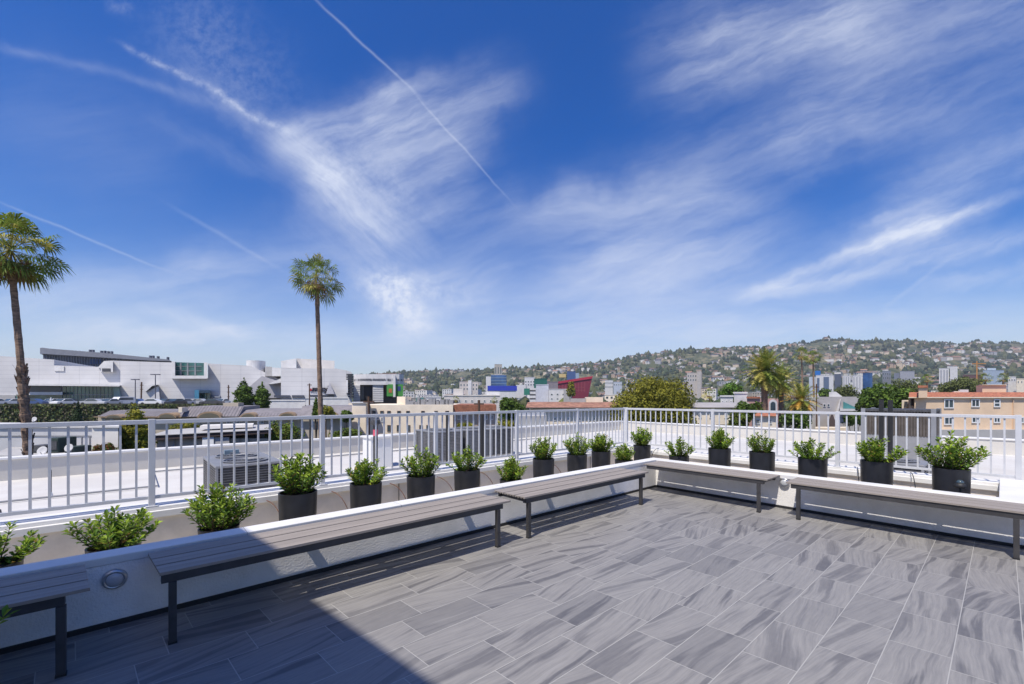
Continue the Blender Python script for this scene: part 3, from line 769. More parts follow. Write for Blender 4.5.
def fan_palm(label, px, py, rpx, Y, base_px, seed, nf=46, seg=15, tw=6, ring=True, zg=-12, name='fan_palm', group='tall fan palms', boots=None, cards=.05):
    """crown centre at (px, py), radius rpx, trunk foot bearing base_px"""
    rnd = random.Random(seed)
    c = P(px, Y, ZY(py, Y)); b = P(base_px, Y, zg)
    r = empty(name, b, 0); tag(r, label, 'palm tree', group)
    c = c-b; Rr = rpx/FOC*Y; tr = tw/FOC*Y*.5
    pts = []; rad = []
    N = 90
    for i in range(N+1):
        t = i/N; p = Vector((0,0,0)).lerp(c-Vector((0,0,Rr*.25)), t); bowd = Vector((c.x, c.y, 0))*(-.06*sin(pi*t)*t)
        pts.append(p+bowd)
        w = tr*(1.30-.50*t) * (1+.07*((i % 3) == 0))
        if boots and boots[0] < t < boots[1]: w *= 1.05+.35*rnd.random()
        rad.append(w)
    tm = MB().tube(pts, rad, 10)
    if boots:
        for i in range(90):
            t = rnd.uniform(boots[0], boots[1]); p = Vector((0,0,0)).lerp(c-Vector((0,0,Rr*.25)), t); bowd = Vector((c.x,c.y,0))*(-.06*sin(pi*t)*t); p = p+bowd
            a = rnd.uniform(0,2*pi); d = Vector((cos(a),sin(a),.2)); s_ = Vector((-sin(a),cos(a),0))*tr*.5
            q = p+d*tr*.9; e = p+d*tr*rnd.uniform(1.2,1.9)+Vector((0,0,rnd.uniform(.05,.35)))
            tm.quad(q-s_-Vector((0,0,.1)), q+s_-Vector((0,0,.1)), e+s_*.8, e-s_*.7)
    tm.build('trunk', M['palm_trunk'], r)
    m = MB(); 
    for i in range(nf):
        az = i*2.399+rnd.uniform(-.3,.3); el = R(82)-R(152)*((i+.5)/nf)**.80+rnd.uniform(-.12,.12)
        dead = el < R(-52)
        d = Vector((cos(az)*cos(el), sin(az)*cos(el), sin(el)))
        Lp_ = Rr*rnd.uniform(.42,.66)*(1 if not dead else .6)
        p0 = c + d*Rr*.03; 
        ctr = p0 + d*Lp_ + Vector((0,0,-Lp_*.12*cos(el)))
        side = d.cross(Vector((0,0,1)));
        side = side.normalized() if side.length > .1 else Vector((1,0,0))
        roll = rnd.uniform(-.75,.75); n0 = side.cross(d).normalized(); side = (side*cos(roll)+n0*sin(roll)).normalized()
        nn = side.cross(d).normalized()
        m.cur = 3 if not dead else 2
        w_ = Rr*.012
        m.quad(p0-side*w_, p0+side*w_, ctr+side*w_*.6, ctr-side*w_*.6)
        fr = Rr*rnd.uniform(.38,.50)
        base_m = 2 if dead else (0 if rnd.random() < .7 else 1)
        for k in range(seg):
            a = (k/(seg-1)-.5)*R(230)
            u = d*cos(a) + side*sin(a)
            lift = nn*(.14*abs(sin(a)))
            L_ = fr*(1-.18*abs(a)/R(105))*rnd.uniform(.9,1.08)
            mid = ctr + (u+lift)*L_*.55 + nn*L_*(.05 if k % 2 else -.05)
            droop = Vector((0,0,-1))*L_*rnd.uniform(.14,.50)*(1 if rpx > 15 else .6)
            tip = ctr + (u+lift)*L_*.84 + droop
            wv = u.cross(nn).normalized()*L_*(.044 if rpx > 15 else .09)
            m.cur = base_m
            m.quad(ctr, mid-wv, mid+wv)
            m.quad(mid-wv, tip, mid+wv)
    m.build('crown', [M['palm_g'], M['palm_y'], M['palm_dead'], M['palm_y']], r)
    return r
fan_palm('tall fan palm at the far left with a shaggy crown and bent trunk', 11, 250, 46, 18, 50, 3, 68, 22, 6.2, boots=(.58,.77))
fan_palm('slender fan palm standing alone over the left railing', 316.5, 277, 28, 29, 326, 5, 60, 18, 4.6)
def date_palm(label, px, py, rpx, Y, tw, seed, nf=60, orange=False, base_px=None, nl=26):
    rnd = random.Random(seed); zg = -12
    b = P(base_px or px, Y, zg); r = empty('date_palm', b, 0); tag(r, label, 'palm tree', 'broad date palms on the right')
    c = P(px, Y, ZY(py, Y))-b; Rr = rpx/FOC*Y; tr = tw/FOC*Y*.5
    pts = [Vector((0,0,0)).lerp(c, i/30) for i in range(31)]
    MB().tube(pts, [tr*(1.15+.1*(i % 2))*(1.0 if i < 27 else 1.25) for i in range(31)], 10).build('trunk', M['palm_trunk'], r)
    m = MB()
    for i in range(nf):
        az = i*2.399+rnd.uniform(-.2,.2); el0 = R(86)-R(136)*((i+.5)/nf)**.85
        L = Rr*rnd.uniform(1.02,1.2); p = c.copy(); d = Vector((cos(az)*cos(el0), sin(az)*cos(el0), sin(el0)))
        stp = L/10; tone = 0 if rnd.random() < .6 else 1
        if orange and i > nf*.25 and rnd.random() < .4: tone = 2
        for k in range(10):
            d2 = (d + Vector((0,0,-1))*.075).normalized(); q = p+d2*stp
            side = d2.cross(Vector((0,0,1))); side = side.normalized() if side.length > .05 else Vector((1,0,0))
            up = side.cross(d2).normalized(); ll = Rr*.30*sin(pi*min(1,(k+1.6)/11.5))
            m.cur = 1; m.quad(p-side*Rr*.012, p+side*Rr*.012, q+side*Rr*.01, q-side*Rr*.01)
            m.cur = tone
            for s_ in (-1,1):
                for h in (0,.5):
                    o = p.lerp(q, h); e = o + (side*s_*.8+d2*.75+up*rnd.uniform(-.35,.35)).normalized()*ll
                    m.quad(o, o+d2*stp*.46, e)
            p, d = q, d2
    if orange:
        m.cur = 2
        for i in range(40):
            az = rnd.uniform(0,2*pi); d = Vector((cos(az)*.7, sin(az)*.7, rnd.uniform(-.1,.7))); s_ = Vector((-sin(az),cos(az),0))*Rr*.03
            m.quad(c-s_, c+s_, c+d*Rr*.5+s_*.4, c+d*Rr*.5-s_*.4)
    m.build('crown', [M['palm_g'], M['palm_y'], M['palm_orange']], r)
    return r
# ================================================================== FAR LAND: hills
def sil(px):
    T = [(-2000,372),(-200,380),(100,384),(300,380),(400,373),(455,371),(500,369),(540,366),(588,363),(615,360),(640,355),(690,349),(740,347),(765,347),(800,343),(825,339.5),(860,342),(900,341),(940,343.5),(960,344.5),(975,341.5),(1024,343),(1300,338),(2600,345)]
    for (a, y0), (b, y1) in zip(T[:-1], T[1:]):
        if a <= px <= b:
            t = (px-a)/(b-a); return y0+(y1-y0)*t
    return 372
YR = 1700.0; Y0 = 560.0
def hill_z(u, Y):
    """u = tangent of bearing"""
    zr = (HOR - sil(512+u*FOC))/FOC*YR
    t = max(0, min(1.25, (Y-Y0)/(YR-Y0)))
    if t <= 1: s = t**1.25
    else: s = 1-(t-1)*1.5
    p = Vector((u*YR/260, Y/260, 0)); q = mnoise.fractal(p, 1, 2, 4)
    s2 = s + (.20*q)*min(1, t*1.5)*max(0, (1-t)**.5 if t < 1 else 0)
    p2 = Vector((u*YR/60, Y/60, 3)); s2 += .02*mnoise.noise(p2)*min(1,t*3)
    return -12 + (zr+12)*max(0, s2)
def uY(u, Y, z): 
    return Vector((CAMX + u*Y*ra + Y*fa, CAMY + u*Y*rb + Y*fb, z))
def hill_mat():
    m = bpy.data.materials.new('hillside'); m.use_nodes = True; nt = m.node_tree; b = nt.nodes['Principled BSDF']
    tc = nt.nodes.new('ShaderNodeTexCoord')
    n = noise(nt, tc.outputs['Object'], .012, 5, .6); n2 = noise(nt, tc.outputs['Object'], .07, 4, .6)
    c = mixc(nt, n.step(.42, .62), (.075,.085,.04), (.22,.19,.10)); c = mixc(nt, n2.step(.42, .6), c, (.045,.06,.03))
    nt.links.new(c, b.inputs['Base Color']); b.inputs['Roughness'].default_value = .95
    return m
h = MB(); NU, NY = 220, 60
u0, u1 = -1.2, 1.75
for i in range(NU+1):
    u = u0+(u1-u0)*i/NU
    for j in range(NY+1):
        Y = Y0 + (YR*1.25-Y0)*j/NY; h.v.append(tuple(uY(u, Y, hill_z(u, Y))))
for i in range(NU):
    for j in range(NY):
        a = i*(NY+1)+j; h.f.append((a, a+NY+1, a+NY+2, a+1)); h.mi.append(0)
hl = h.build('hills', hill_mat(), smooth=True); tag(hl, kind='structure')

rnd = random.Random(42)
HM = {'white': colmat('h_white', (.66,.64,.60)), 'cream': colmat('h_cream', (.60,.50,.38)), 'tan': colmat('h_tan', (.42,.32,.24)), 'grey': colmat('h_grey', (.36,.36,.37)), 'rust': colmat('h_rust', (.42,.27,.19))}
RM = {'flat': colmat('hr_flat', (.50,.49,.48)), 'brown': colmat('hr_brown', (.20,.13,.10)), 'tile': colmat('hr_tile', (.36,.20,.14)), 'dark': colmat('hr_dark', (.09,.09,.10))}
protos = {}
def house_meshes(wk, rk, v):
    key = (wk, rk, v)
    if key in protos: return protos[key]
    w, d, hh = ((13,9,5.5),(17,9,4.2),(9,8,8.0))[v]
    wm = MB().box(-w/2,-d/2,-6,w/2,d/2,hh)
    if v != 1: wm.box(-w*.1,-d*.5-3,-6,w*.35,-d*.5-.01,hh*.6)
    rm = MB()
    if rk == 'flat': rm.box(-w/2-.3,-d/2-.3,hh,w/2+.3,d/2+.3,hh+.5)
    else: rm.prism([(-d/2-.7,hh),(d/2+.7,hh),(0,hh+d*.25)], -w/2-.6, w/2+.6, 'x')
    gm = []
    for k in range(int(w//4)): gm.append(MB().box(-w/2+1+k*4,-d/2-.06,hh*.35,-w/2+3.0+k*4,-d/2+.02,hh*.8))
    protos[key] = (wm, rm, gm); return protos[key]
cnt = 0; stuffw = {k: MB() for k in HM}
built = {}
cands = []
while len(cands) < 1250:
    u = rnd.uniform(-.45, 1.45); t = rnd.random()**.85; Y = Y0+20+(YR-40-Y0)*t
    wob = 30*mnoise.noise(Vector((u*3.1, 4, 0)))+14*mnoise.noise(Vector((u*11, 9, 0))); Y = round((Y-wob)/46)*46+wob+rnd.uniform(-7,7)   # streets follow the contours
    if not Y0+5 < Y < YR-20: continue
    px = 512+u*FOC
    if px < 395: continue
    dens = .35+.65*min(1, max(0,(px-500)/200))
    if mnoise.noise(Vector((u*YR/170, Y/170, 9))) < -.10+(1-dens)*.25: continue
    cands.append((u, Y))
wks = ['white','white','white','cream','cream','tan','grey','grey','white','cream','tan','tan','white','rust']; rks = ['flat','flat','flat','flat','brown','flat','dark','brown','flat','dark','brown','tile']
lbl = {'white':'tiny white house among the trees on the far hillside','cream':'tiny cream house among the trees on the far hillside','tan':'tiny tan house among the trees on the far hillside','grey':'tiny grey house among the trees on the far hillside','rust':'tiny rust coloured house among the trees on the far hillside'}
inview = [c for c in cands if -.27 < c[0] < 1.19]; inview.sort(key=lambda c: c[1])
keep = set(inview[:298])
sm = {}
for c in cands:
    u, Y = c; wk = rnd.choice(wks); rk = rnd.choice(rks); v = rnd.choice((0,0,1,2)); rz = YAW+rnd.uniform(-.9,.9)
    z = hill_z(u, Y); loc = uY(u, Y, z+.5)
    sc = rnd.uniform(.75,1.35)
    if c in keep:
        r = empty('hillside_house', loc, rz); r.scale = (sc,)*3
        tag(r, lbl[wk], 'house', 'houses scattered over the far hillside')
        key = (wk, rk, v)
        if key not in built:
            wm, rm, gm = house_meshes(*key)
            a = wm.build('wall', HM[wk], r); b = rm.build('roof', RM[rk], r); built[key] = [a, b]+[q.build('window', M['glass'], r) for q in gm]
        else:
            for o in (built[key] if Y < 950 else built[key][:2]):
                q = o.copy(); COL.objects.link(q); q.parent = r
    else:
        wm, rm, gm = house_meshes(wk, rk, v)
        for src, mk in ((wm, HM[wk]), (rm, RM[rk])):
            t_ = sm.setdefault(mk.name, (MB(), mk))[0]; n = len(t_.v)
            ca, sa = cos(rz), sin(rz)
            for x, y, zz in src.v: t_.v.append((loc.x+(x*ca-y*sa)*sc, loc.y+(x*sa+y*ca)*sc, loc.z+zz*sc))
            for f_ in src.f: t_.f.append(tuple(n+i for i in f_)); t_.mi.append(0)
# the rest of the hillside houses: one object
allm = MB(); mats_ = []
for k, (mb, mk) in sm.items():
    n = len(allm.v); allm.v += mb.v
    for f_ in mb.f: allm.f.append(tuple(n+i for i in f_)); allm.mi.append(len(mats_))
    mats_.append(mk)
o = allm.build('hillside_houses', mats_); tag(o, 'the many smaller houses high on the far hillside', 'houses', kind='stuff')

# trees of the hillside and of the flat town: one mass
def blobs(name, pts, mats, label, seed):
    rnd = random.Random(seed); m = MB()
    base = [(0,0,1),(.9,0,.35),(.28,.86,.35),(-.73,.53,.35),(-.73,-.53,.35),(.28,-.86,.35),(.7,.5,-.45),(-.3,.82,-.45),(-.87,0,-.45),(-.3,-.82,-.45),(.7,-.5,-.45)]
    fc = [(0,1,2),(0,2,3),(0,3,4),(0,4,5),(0,5,1),(1,6,2),(2,7,3),(3,8,4),(4,9,5),(5,10,1),(2,6,7),(3,7,8),(4,8,9),(5,9,10),(1,10,6)]
    for p, s, tall in pts:
        n = len(m.v); k = rnd.randrange(len(mats)); a = rnd.uniform(0,6.28); ca, sa = cos(a), sin(a)
        for x, y, z in base:
            j = rnd.uniform(.7,1.3)
            m.v.append((p.x+(x*ca-y*sa)*s*j, p.y+(x*sa+y*ca)*s*j, p.z+z*s*j*tall+s*.3*tall))
        for f_ in fc: m.f.append(tuple(n+i for i in f_)); m.mi.append(k)
    o = m.build(name, mats, smooth=False); tag(o, label, 'trees', kind='stuff'); return o
pts = []
for _ in range(9500):
    u = rnd.uniform(-.6, 1.6); Y = Y0+(YR-Y0)*rnd.random()**.8
    if mnoise.noise(Vector((u*YR/120, Y/120, 2))) < -.16: continue
    pts.append((uY(u, Y, hill_z(u, Y)), rnd.uniform(2.6,8.0), rnd.choice((1,1,1.3,1.8))))
for _ in range(900):       # along the crest
    u = rnd.uniform(-.6, 1.6); Y = YR*rnd.uniform(.97,1.02)
    pts.append((uY(u, Y, hill_z(u, Y)), rnd.uniform(2.4,6.0), rnd.choice((1,1.3,1.8))))
HT = [mat('ht_a',(.050,.070,.032),.95,.2,.1), mat('ht_b',(.032,.052,.030),.95,.2,.1), mat('ht_c',(.095,.105,.045),.95,.2,.1)]
blobs('hillside_trees', pts, HT, 'trees covering the far hillside as one mass', 3)
pts = []
for _ in range(2600):
    u = rnd.uniform(-1.0, 1.7); Y = rnd.uniform(230, 640)
    if 512+u*FOC < 400 and Y < 400: continue
    pts.append((uY(u, Y, -12 + rnd.uniform(4.5,9)), rnd.uniform(2.4,4.4), rnd.choice((.8,1,1.2))))
blobs('street_trees', pts, HT+[L5[0]], 'green tree tops of the flat town between the roofs', 4)

# ================================================================== FAR AND MIDDLE BUILDINGS
def simple(label, cat, x0, x1, yt, Y, m, yb=None, rows=(), wn=4, ww=2, roof=True, d=None, name='building', gm='glass', z0=-12, roofm=None, rz=0):
    b = BB(name, label, cat, (x0+x1)/2, Y, z0, rz)
    d = d or max(6, (x1-x0)/FOC*Y*.7)
    b.box('wall', m, x0, x1, yt+.0, yb, 0, d)
    if roof:
        e = .25*FOC/Y
        MB().box(b.x(x0)-.15,-.15,b.z(yt),b.x(x1)+.15,d+.15,b.z(yt)+.35).build('roof', roofm or m, b.r)
    for (ya, yb2) in rows:
        for k in range(wn):
            xc = x0+(x1-x0)*(k+.5)/wn; b.window(xc-ww/2, xc+ww/2, ya, yb2, gm, 'white', .10, 0, 0, 0)
    return b
wht = colmat('wht', (.66,.65,.64)); bgl = M['blue_glass']
# towers below the hills, left to right
t = simple('slim beige tower behind the blue glass box', 'tower', 494.5, 502, 364.5, 560, colmat('twr', (.42,.39,.34)), rows=((367,374),), wn=3, ww=1.2, name='tower')
t = simple('blue glass office box with a white left end', 'office', 491, 506.5, 375, 430, bgl, name='office_building', roofm=wht)
t.box('end_wall', wht, 486, 490.8, 376.5, None, 0, 18)
for y in (377.5, 380.5, 383.5): t.box('floor_band', colmat('band', (.2,.28,.38)), 491, 506.5, y, y+.5, -.25, 0)
t = simple('long low building with a bright blue roof strip', 'building', 488, 516, 391, 330, wht, name='building')
t.box('blue_fascia', colmat('cobalt', (.025,.05,.42)), 487.5, 517, 385.8, 390.8, -.4, 8)
t = simple('pair of pale pinkish apartment slabs at the foot of the hill', 'apartments', 459.5, 478, 382, 420, colmat('pkw', (.56,.51,.47)), rows=((384,386),(388,390)), wn=6, ww=1.4, name='apartment_building')
t.box('stair_tower', wht, 468, 471.5, 380.5, None, -1, 5)
t = simple('white stepped office tower left of the tall white slab', 'office', 524.5, 535, 377.5, 350, wht, rows=((381,382.5),(384,385.5)), wn=4, ww=1.5, name='office_building')
t.box('low_wing', wht, 516, 526, 385, None, -1, 6)
t = simple('plain lilac white slab building beside a small green glass bay', 'building', 536, 548.5, 385, 250, colmat('slabw', (.56,.57,.62)), name='building')
t.box('green_bay', colmat('grn', (.03,.20,.14)), 524, 529.5, 388.5, 395, -.5, 3)
t.box('balcony_wing', wht, 529.7, 535.8, 388, None, 0, 8)
for y in (390, 394, 398): t.box('opening', M['hvac_dark'], 529.9, 535.5, y, y+1.3, -.1, 0)
t = simple('white three storey building with small windows left of the red one', 'building', 548.8, 572, 389.5, 245, wht, rows=((393.5,395.2),(398.2,399.6)), wn=4, ww=2.0, name='building')
t.box('side_wing', slab, 563.5, 571.5, 389.2, None, -3, -.02)
t = simple('green glass box behind the white slab', 'building', 534, 547, 379, 300, colmat('dgreen', (.02,.13,.10), rough=.3), name='building')
t = simple('grey flat block between the green glass box and the red building', 'building', 546, 558, 382, 320, colmat('mauve', (.25,.22,.24)), name='building')
t = simple('blue block with a small yellow roof above the red building', 'building', 567, 575.5, 371.5, 480, colmat('blue_block', (.06,.11,.26)), name='building')
t.box('pale_side', colmat('lblue', (.30,.38,.48)), 575.6, 579, 373, None, 0, 10); t.box('yellow_roof', colmat('yroof', (.6,.45,.2)), 559, 566, 374, 377.5, -2, 6)
# red wedge building
b = BB('red_wedge_building', 'dark red building with a rising wedge roofline and slanted right end', 'building', 574, 330)
prof = [(b.x(556),0),(b.x(584),0),(b.x(592.5),b.z(376.2)),(b.x(556),b.z(382.5))]
MB().prism([(x, z) for x, z in prof], 0, 14, 'y').build('wall', colmat('crimson', (.20,.022,.045), rough=.5, scale=.2), b.r)
prof = [(b.x(556),b.z(384.0)),(b.x(591.9),b.z(378.6)),(b.x(592.9),b.z(376.0)),(b.x(556),b.z(381.9))]
MB().prism(prof, -.6, -.02, 'y').build('roof_edge', colmat('scarlet', (.42,.03,.06), rough=.5), b.r)
mm = MB()
for k in range(9): 
    x0 = b.x(559+k*3.2); mm.box(x0,-.15,b.z(392),x0+.25,-.01,b.z(385.3-k*.45))
for k in range(2):
    mm.box(b.x(557),-.14,b.z(387.5+k*3),b.x(585),-.011,b.z(387.5+k*3)+.2)
mm.build('mullions', colmat('redline', (.40,.10,.12)), b.r)
# white & grey towers under the right hill
simple('white apartment cluster under the hill left of the ficus tree', 'apartments', 605, 613, 380.5, 480, wht, rows=((382,384),(386,388)), wn=4, ww=1.0, name='apartment_building')
simple('bluish white low apartments right of the white cluster', 'apartments', 613.5, 622, 382, 470, colmat('bw', (.48,.52,.58)), rows=((384,385.5),), wn=4, ww=1.0, name='apartment_building')
t = simple('broad beige apartment tower on the hill behind the ficus tree', 'tower', 687, 702, 372.8, 500, colmat('btw', (.50,.46,.42)), rows=((375,377),(379,381)), wn=6, ww=1.2, name='tower')
t.box('right_wing', colmat('btw', (.5,.46,.42)), 697, 701, 371.5, None, -2, -.02)
t = simple('white and blue office tower with a bright blue sign box on top', 'tower', 816, 833.5, 375.5, 430, wht, name='tower')
t.box('glass_face', colmat('dblue', (.12,.16,.24), rough=.3), 817, 819.5, 378, 392, -.3, -.01); t.box('glass_face', colmat('dblue', (.12,.16,.24)), 823.5, 829, 377, 392, -.3, -.01); t.box('blue_sign', colmat('sky_blue', (.02,.16,.50)), 815, 820.5, 370.8, 375.2, 0, 5)
t.box('left_wing', colmat('bw', (.48,.52,.58)), 809, 815.8, 377, None, 1, 10)
for i, (a, c_, yt, nm) in enumerate(((842.5,850.5,376.0,'left one of the two fluted white towers below the grassy hill'),(852.5,862.5,375.8,'right one of the two fluted white towers below the grassy hill'))):
    t = simple(nm, 'tower', a, c_, yt, 460, wht, name='tower')
    for k in range(3): t.box('window_strip', colmat('wstrip', (.35,.36,.40)), a+1+k*(c_-a-1)/3, a+1.9+k*(c_-a-1)/3, yt+1, 389, -.25, -.01)
t = simple('deep blue glass office right of the white fluted towers', 'office', 862.8, 872.5, 373.2, 490, bgl, name='office_building')
t = simple('narrow dark grey office with slanted left edge below the hill', 'office', 834.5, 841.5, 374.5, 510, colmat('dgo', (.12,.14,.18), rough=.4), name='office_building')
t = simple('grey office block with bluish windows, left of the wide grey one', 'office', 882.5, 891, 371, 470, colmat('go', (.24,.26,.30), rough=.4), rows=((373,375),(377,379)), wn=4, ww=1.3, name='office_building')
t = simple('wide plain grey office block on a bare slope', 'office', 900, 914.5, 371.3, 450, colmat('go2', (.36,.37,.40)), name='office_building')
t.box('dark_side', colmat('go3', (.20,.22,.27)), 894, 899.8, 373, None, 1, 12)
t = simple('tall white twin slab tower above the peach building', 'tower', 939, 949, 368.5, 420, wht, name='tower')
t.box('right_slab', wht, 950, 957.5, 366.6, None, -1, 8); 
for k in range(3): t.box('window_strip', colmat('wstrip', (.35,.36,.40)), 940.5+k*3, 941.8+k*3, 370, 384, -.25, -.01)
t = simple('pale bluish glass building at the foot of the hill at far right', 'office', 983, 1004, 370.5, 430, colmat('pbg', (.36,.43,.52), rough=.4), name='office_building')
t.box('roof_hump', colmat('pbg2', (.45,.52,.58)), 987, 996, 367.8, 370.4, 2, 9)
simple('white low house right of the pale glass building', 'house', 1008, 1016, 377, 300, wht, rows=((379,381),), wn=3, ww=1.2, name='building')
simple('cream low house at the right edge above the peach roof', 'house', 1016.5, 1027, 379, 290, cream, rows=((381,383),), wn=3, ww=1.2, name='building')
simple('dark reddish shed roof building behind the orange crane', 'building', 963, 982, 375, 440, colmat('dred', (.16,.09,.09)), name='building')
b = BB('tower_crane', 'thin orange tower crane in front of the far right hill', 'crane', 977, 425)
b.box('mast', colmat('orange', (.55,.24,.06)), 976.3, 977.5, 361, None, 0, 1); MB().box(b.x(972),0.1,b.z(364)-.01,b.x(986),.9,b.z(363.3)).build('jib', M['orange'], b.r)
MB().box(b.x(970.6),0,b.z(365.5),b.x(972),1,b.z(363)).build('counterweight', M['concrete'], b.r)
# random low-rise town of the middle ground
rnd = random.Random(77)
cols = [wht, cream, offw, beige, slab, pinkb, wht, offw]
k = 0; cnames = {id(wht):'white', id(cream):'cream', id(offw):'off white', id(beige):'beige', id(slab):'grey', id(pinkb):'pinkish'}
for i in range(95):
    px = rnd.uniform(400, 1060); Y = rnd.uniform(260, 620)
    if px < 430 and Y < 300: continue
    w = rnd.uniform(9,22)/Y*FOC; h_ = rnd.uniform(9,17); c_ = rnd.choice(cols)
    yt = HOR-(h_-12-1.5+ (8 if Y > 450 else 0))/Y*FOC
    b = BB('town_building', 'small %s low-rise building in the town between the railing and the hill' % cnames[id(c_)], 'building', px, Y, -12, rnd.uniform(-35,35), 'low-rise town buildings at the foot of the hill')
    b.box('wall', c_, px-w/2, px+w/2, yt, None, 0, rnd.uniform(8,14))
    MB().box(b.x(px-w/2)-.2,-.2,b.z(yt),b.x(px+w/2)+.2,8,b.z(yt)+.4).build('roof', rnd.choice([offw,RM['tile'],RM['dark'],offw]), b.r)
    for a in range(int(w/FOC*Y/3)):
        for z_ in (2.4, 5.4): MB().box(b.x(px-w/2)+1+a*3,-.08,b.z(yt)-z_,b.x(px-w/2)+2.4+a*3,-.01,b.z(yt)-z_+1.4).build('window', M['glass'], b.r)
    ru = MB(); cx_ = b.x(px)+rnd.uniform(-2,2); ru.box(cx_,2,b.z(yt)+.41,cx_+rnd.uniform(1.2,3),4,b.z(yt)+rnd.uniform(1.2,2.6)); ru.build('roof_unit', rnd.choice([slab,M['hvac'],offw]), b.r)
# ------------------------------------------------------------------ shopping mall, left
lil = lilac
b = BB('shopping_mall', 'huge pale windowless mall with angular walls and a framed green window', 'mall', 150, 150, sk=0)
def pris(name, pts, d0, d1, m, parent=None):
    ks = max((p[0]-512)/FOC for p in pts)*1.01
    return MB().prism([(b.x(x,d0), b.z(y,d0)) for x, y in pts], d0, d1, 'y').build(name, m, parent or b.r, shear=(ks, d0))
pris('main_wall', [(-260,408),(-260,352),(0,356),(54,359.6),(54,365.3),(104,367.0),(104,361),(113,360.6),(172,362.5),(172,377.6),(208,378.0),(208,363.4),(250,365.8),(264,372),(281,380),(281,408)], 0, 60, lil)
# right bulk of the store, nearer, with its slanted foot
pris('store_wall', [(281,405),(281,368.2),(336,368.6),(347,370.5),(352,372.5),(352,405)], -14, 60, lil)
pris('upper_block', [(281,368),(281,361),(296.2,358.4),(296.2,368)], -6, 40, wht)
pris('upper_block_front', [(296.4,368.4),(296.4,358.4),(334.5,360.8),(334.5,369.5)], -4, 40, M['cream_white'] if 'cream_white' in M else colmat('cream_white', (.60,.57,.54)))
pris('link_block', [(265,376),(265,366.5),(272,366.8),(272,376)], -2, 30, slab)
pris('link_cube', [(272.2,376),(272.2,367.5),(280.8,368),(280.8,376)], -5, 30, wht)
pris('ledge_wedge', [(268.5,384),(281,378.2),(281,382.5),(271,384)], -13, -1, wht)
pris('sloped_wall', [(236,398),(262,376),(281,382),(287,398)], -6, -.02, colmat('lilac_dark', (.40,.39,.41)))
MB().lathe([(b.x(256)-b.x(247.5),0),(b.x(256)-b.x(247.5),b.z(361.0,4)),(0,b.z(361.0,4))], (b.x(256,4),4,0), 28).build('round_tower', wht, b.r, smooth=False)
# framed window
pris('window_frame', [(171.5,378.6),(171.5,361.3),(175,361.4),(175,375.6),(204,375.6),(204,362.4),(207.5,362.5),(207.5,378.6)], -3.2, 4, wht)
wn_ = pris('window', [(175.1,375.5),(175.1,362.2),(203.9,363.0),(203.9,375.5)], -1, 3, M['teal_glass'])
mm = MB()
for x in (182,189,196.5): mm.box(b.x(x,-1)-.12,-1.15,b.z(375.4),b.x(x)+.12,-1.001,b.z(363.2))
for y in (366.5,371): mm.box(b.x(175.2),-1.14,b.z(y)-.08,b.x(203.8),-1.002,b.z(y)+.08)
mm.build('mullions', M['hvac'], wn_)
# small upper terrace
pris('roof_terrace', [(98.5,366.6),(104,361.0),(113,360.8),(113,372),(101,372),(101,368),(98.5,368)], -1.6, -.05, wht)
pris('terrace_opening', [(102,371.6),(102,368.4),(110.5,368.4),(110.5,371.6)], -1.7, -1.61, M['hvac_dark'])
pris('light_panel', [(54.5,371),(54.5,366),(64,366),(64,371)], -.3, -.03, wht)
# long canopy with glass bands
pris('canopy', [(22,385.4),(22,383.8),(95,383.8),(121,384.8),(119,386.4)], -5, -.04, wht)
pris('glass_band', [(26,391.8),(26,385.5),(61,385.5),(61,391.8)], -.5, -.06, colmat('dark_glass', (.03,.035,.06), rough=.2))
pris('green_glass', [(63,404),(63,386.3),(113.5,386.8),(113.5,404)], -.6, -.061, M['teal_glass'])
pris('lower_glass', [(16,404),(16,395),(62.8,395),(62.8,404)], -.6, -.062, M['teal_glass'])
pris('white_band', [(24,394.9),(24,392),(62.5,392),(62.5,394.9)], -2.5, -.063, wht)
pris('glass_end', [(113.7,404),(113.7,386.8),(119,386.6),(123,404)], -.7, -.07, colmat('pale_teal', (.20,.33,.34), rough=.3))
pris('low_grey_band', [(-100,401),(-100,395),(15,395),(15,401)], -.5, -.05, slab)
mm = MB()
for k in range(14): mm.box(b.x(64+k*3.8),-.72,b.z(404),b.x(64+k*3.8)+.1,-.601,b.z(387))
mm.box(b.x(63),-.73,b.z(395),b.x(113.4),-.602,b.z(394.4)).build('mullions', M['hvac'], b.r)
pris('buttress', [(144.5,390),(144.5,384),(158.5,384.4),(152,386),(146,391.5)], -4, -.05, wht)
pris('buttress_lower_side', [(146,392),(158.6,386),(160,401),(152,401)], -3, -.051, lil)  # lower side of the buttress, in the main wall's cladding
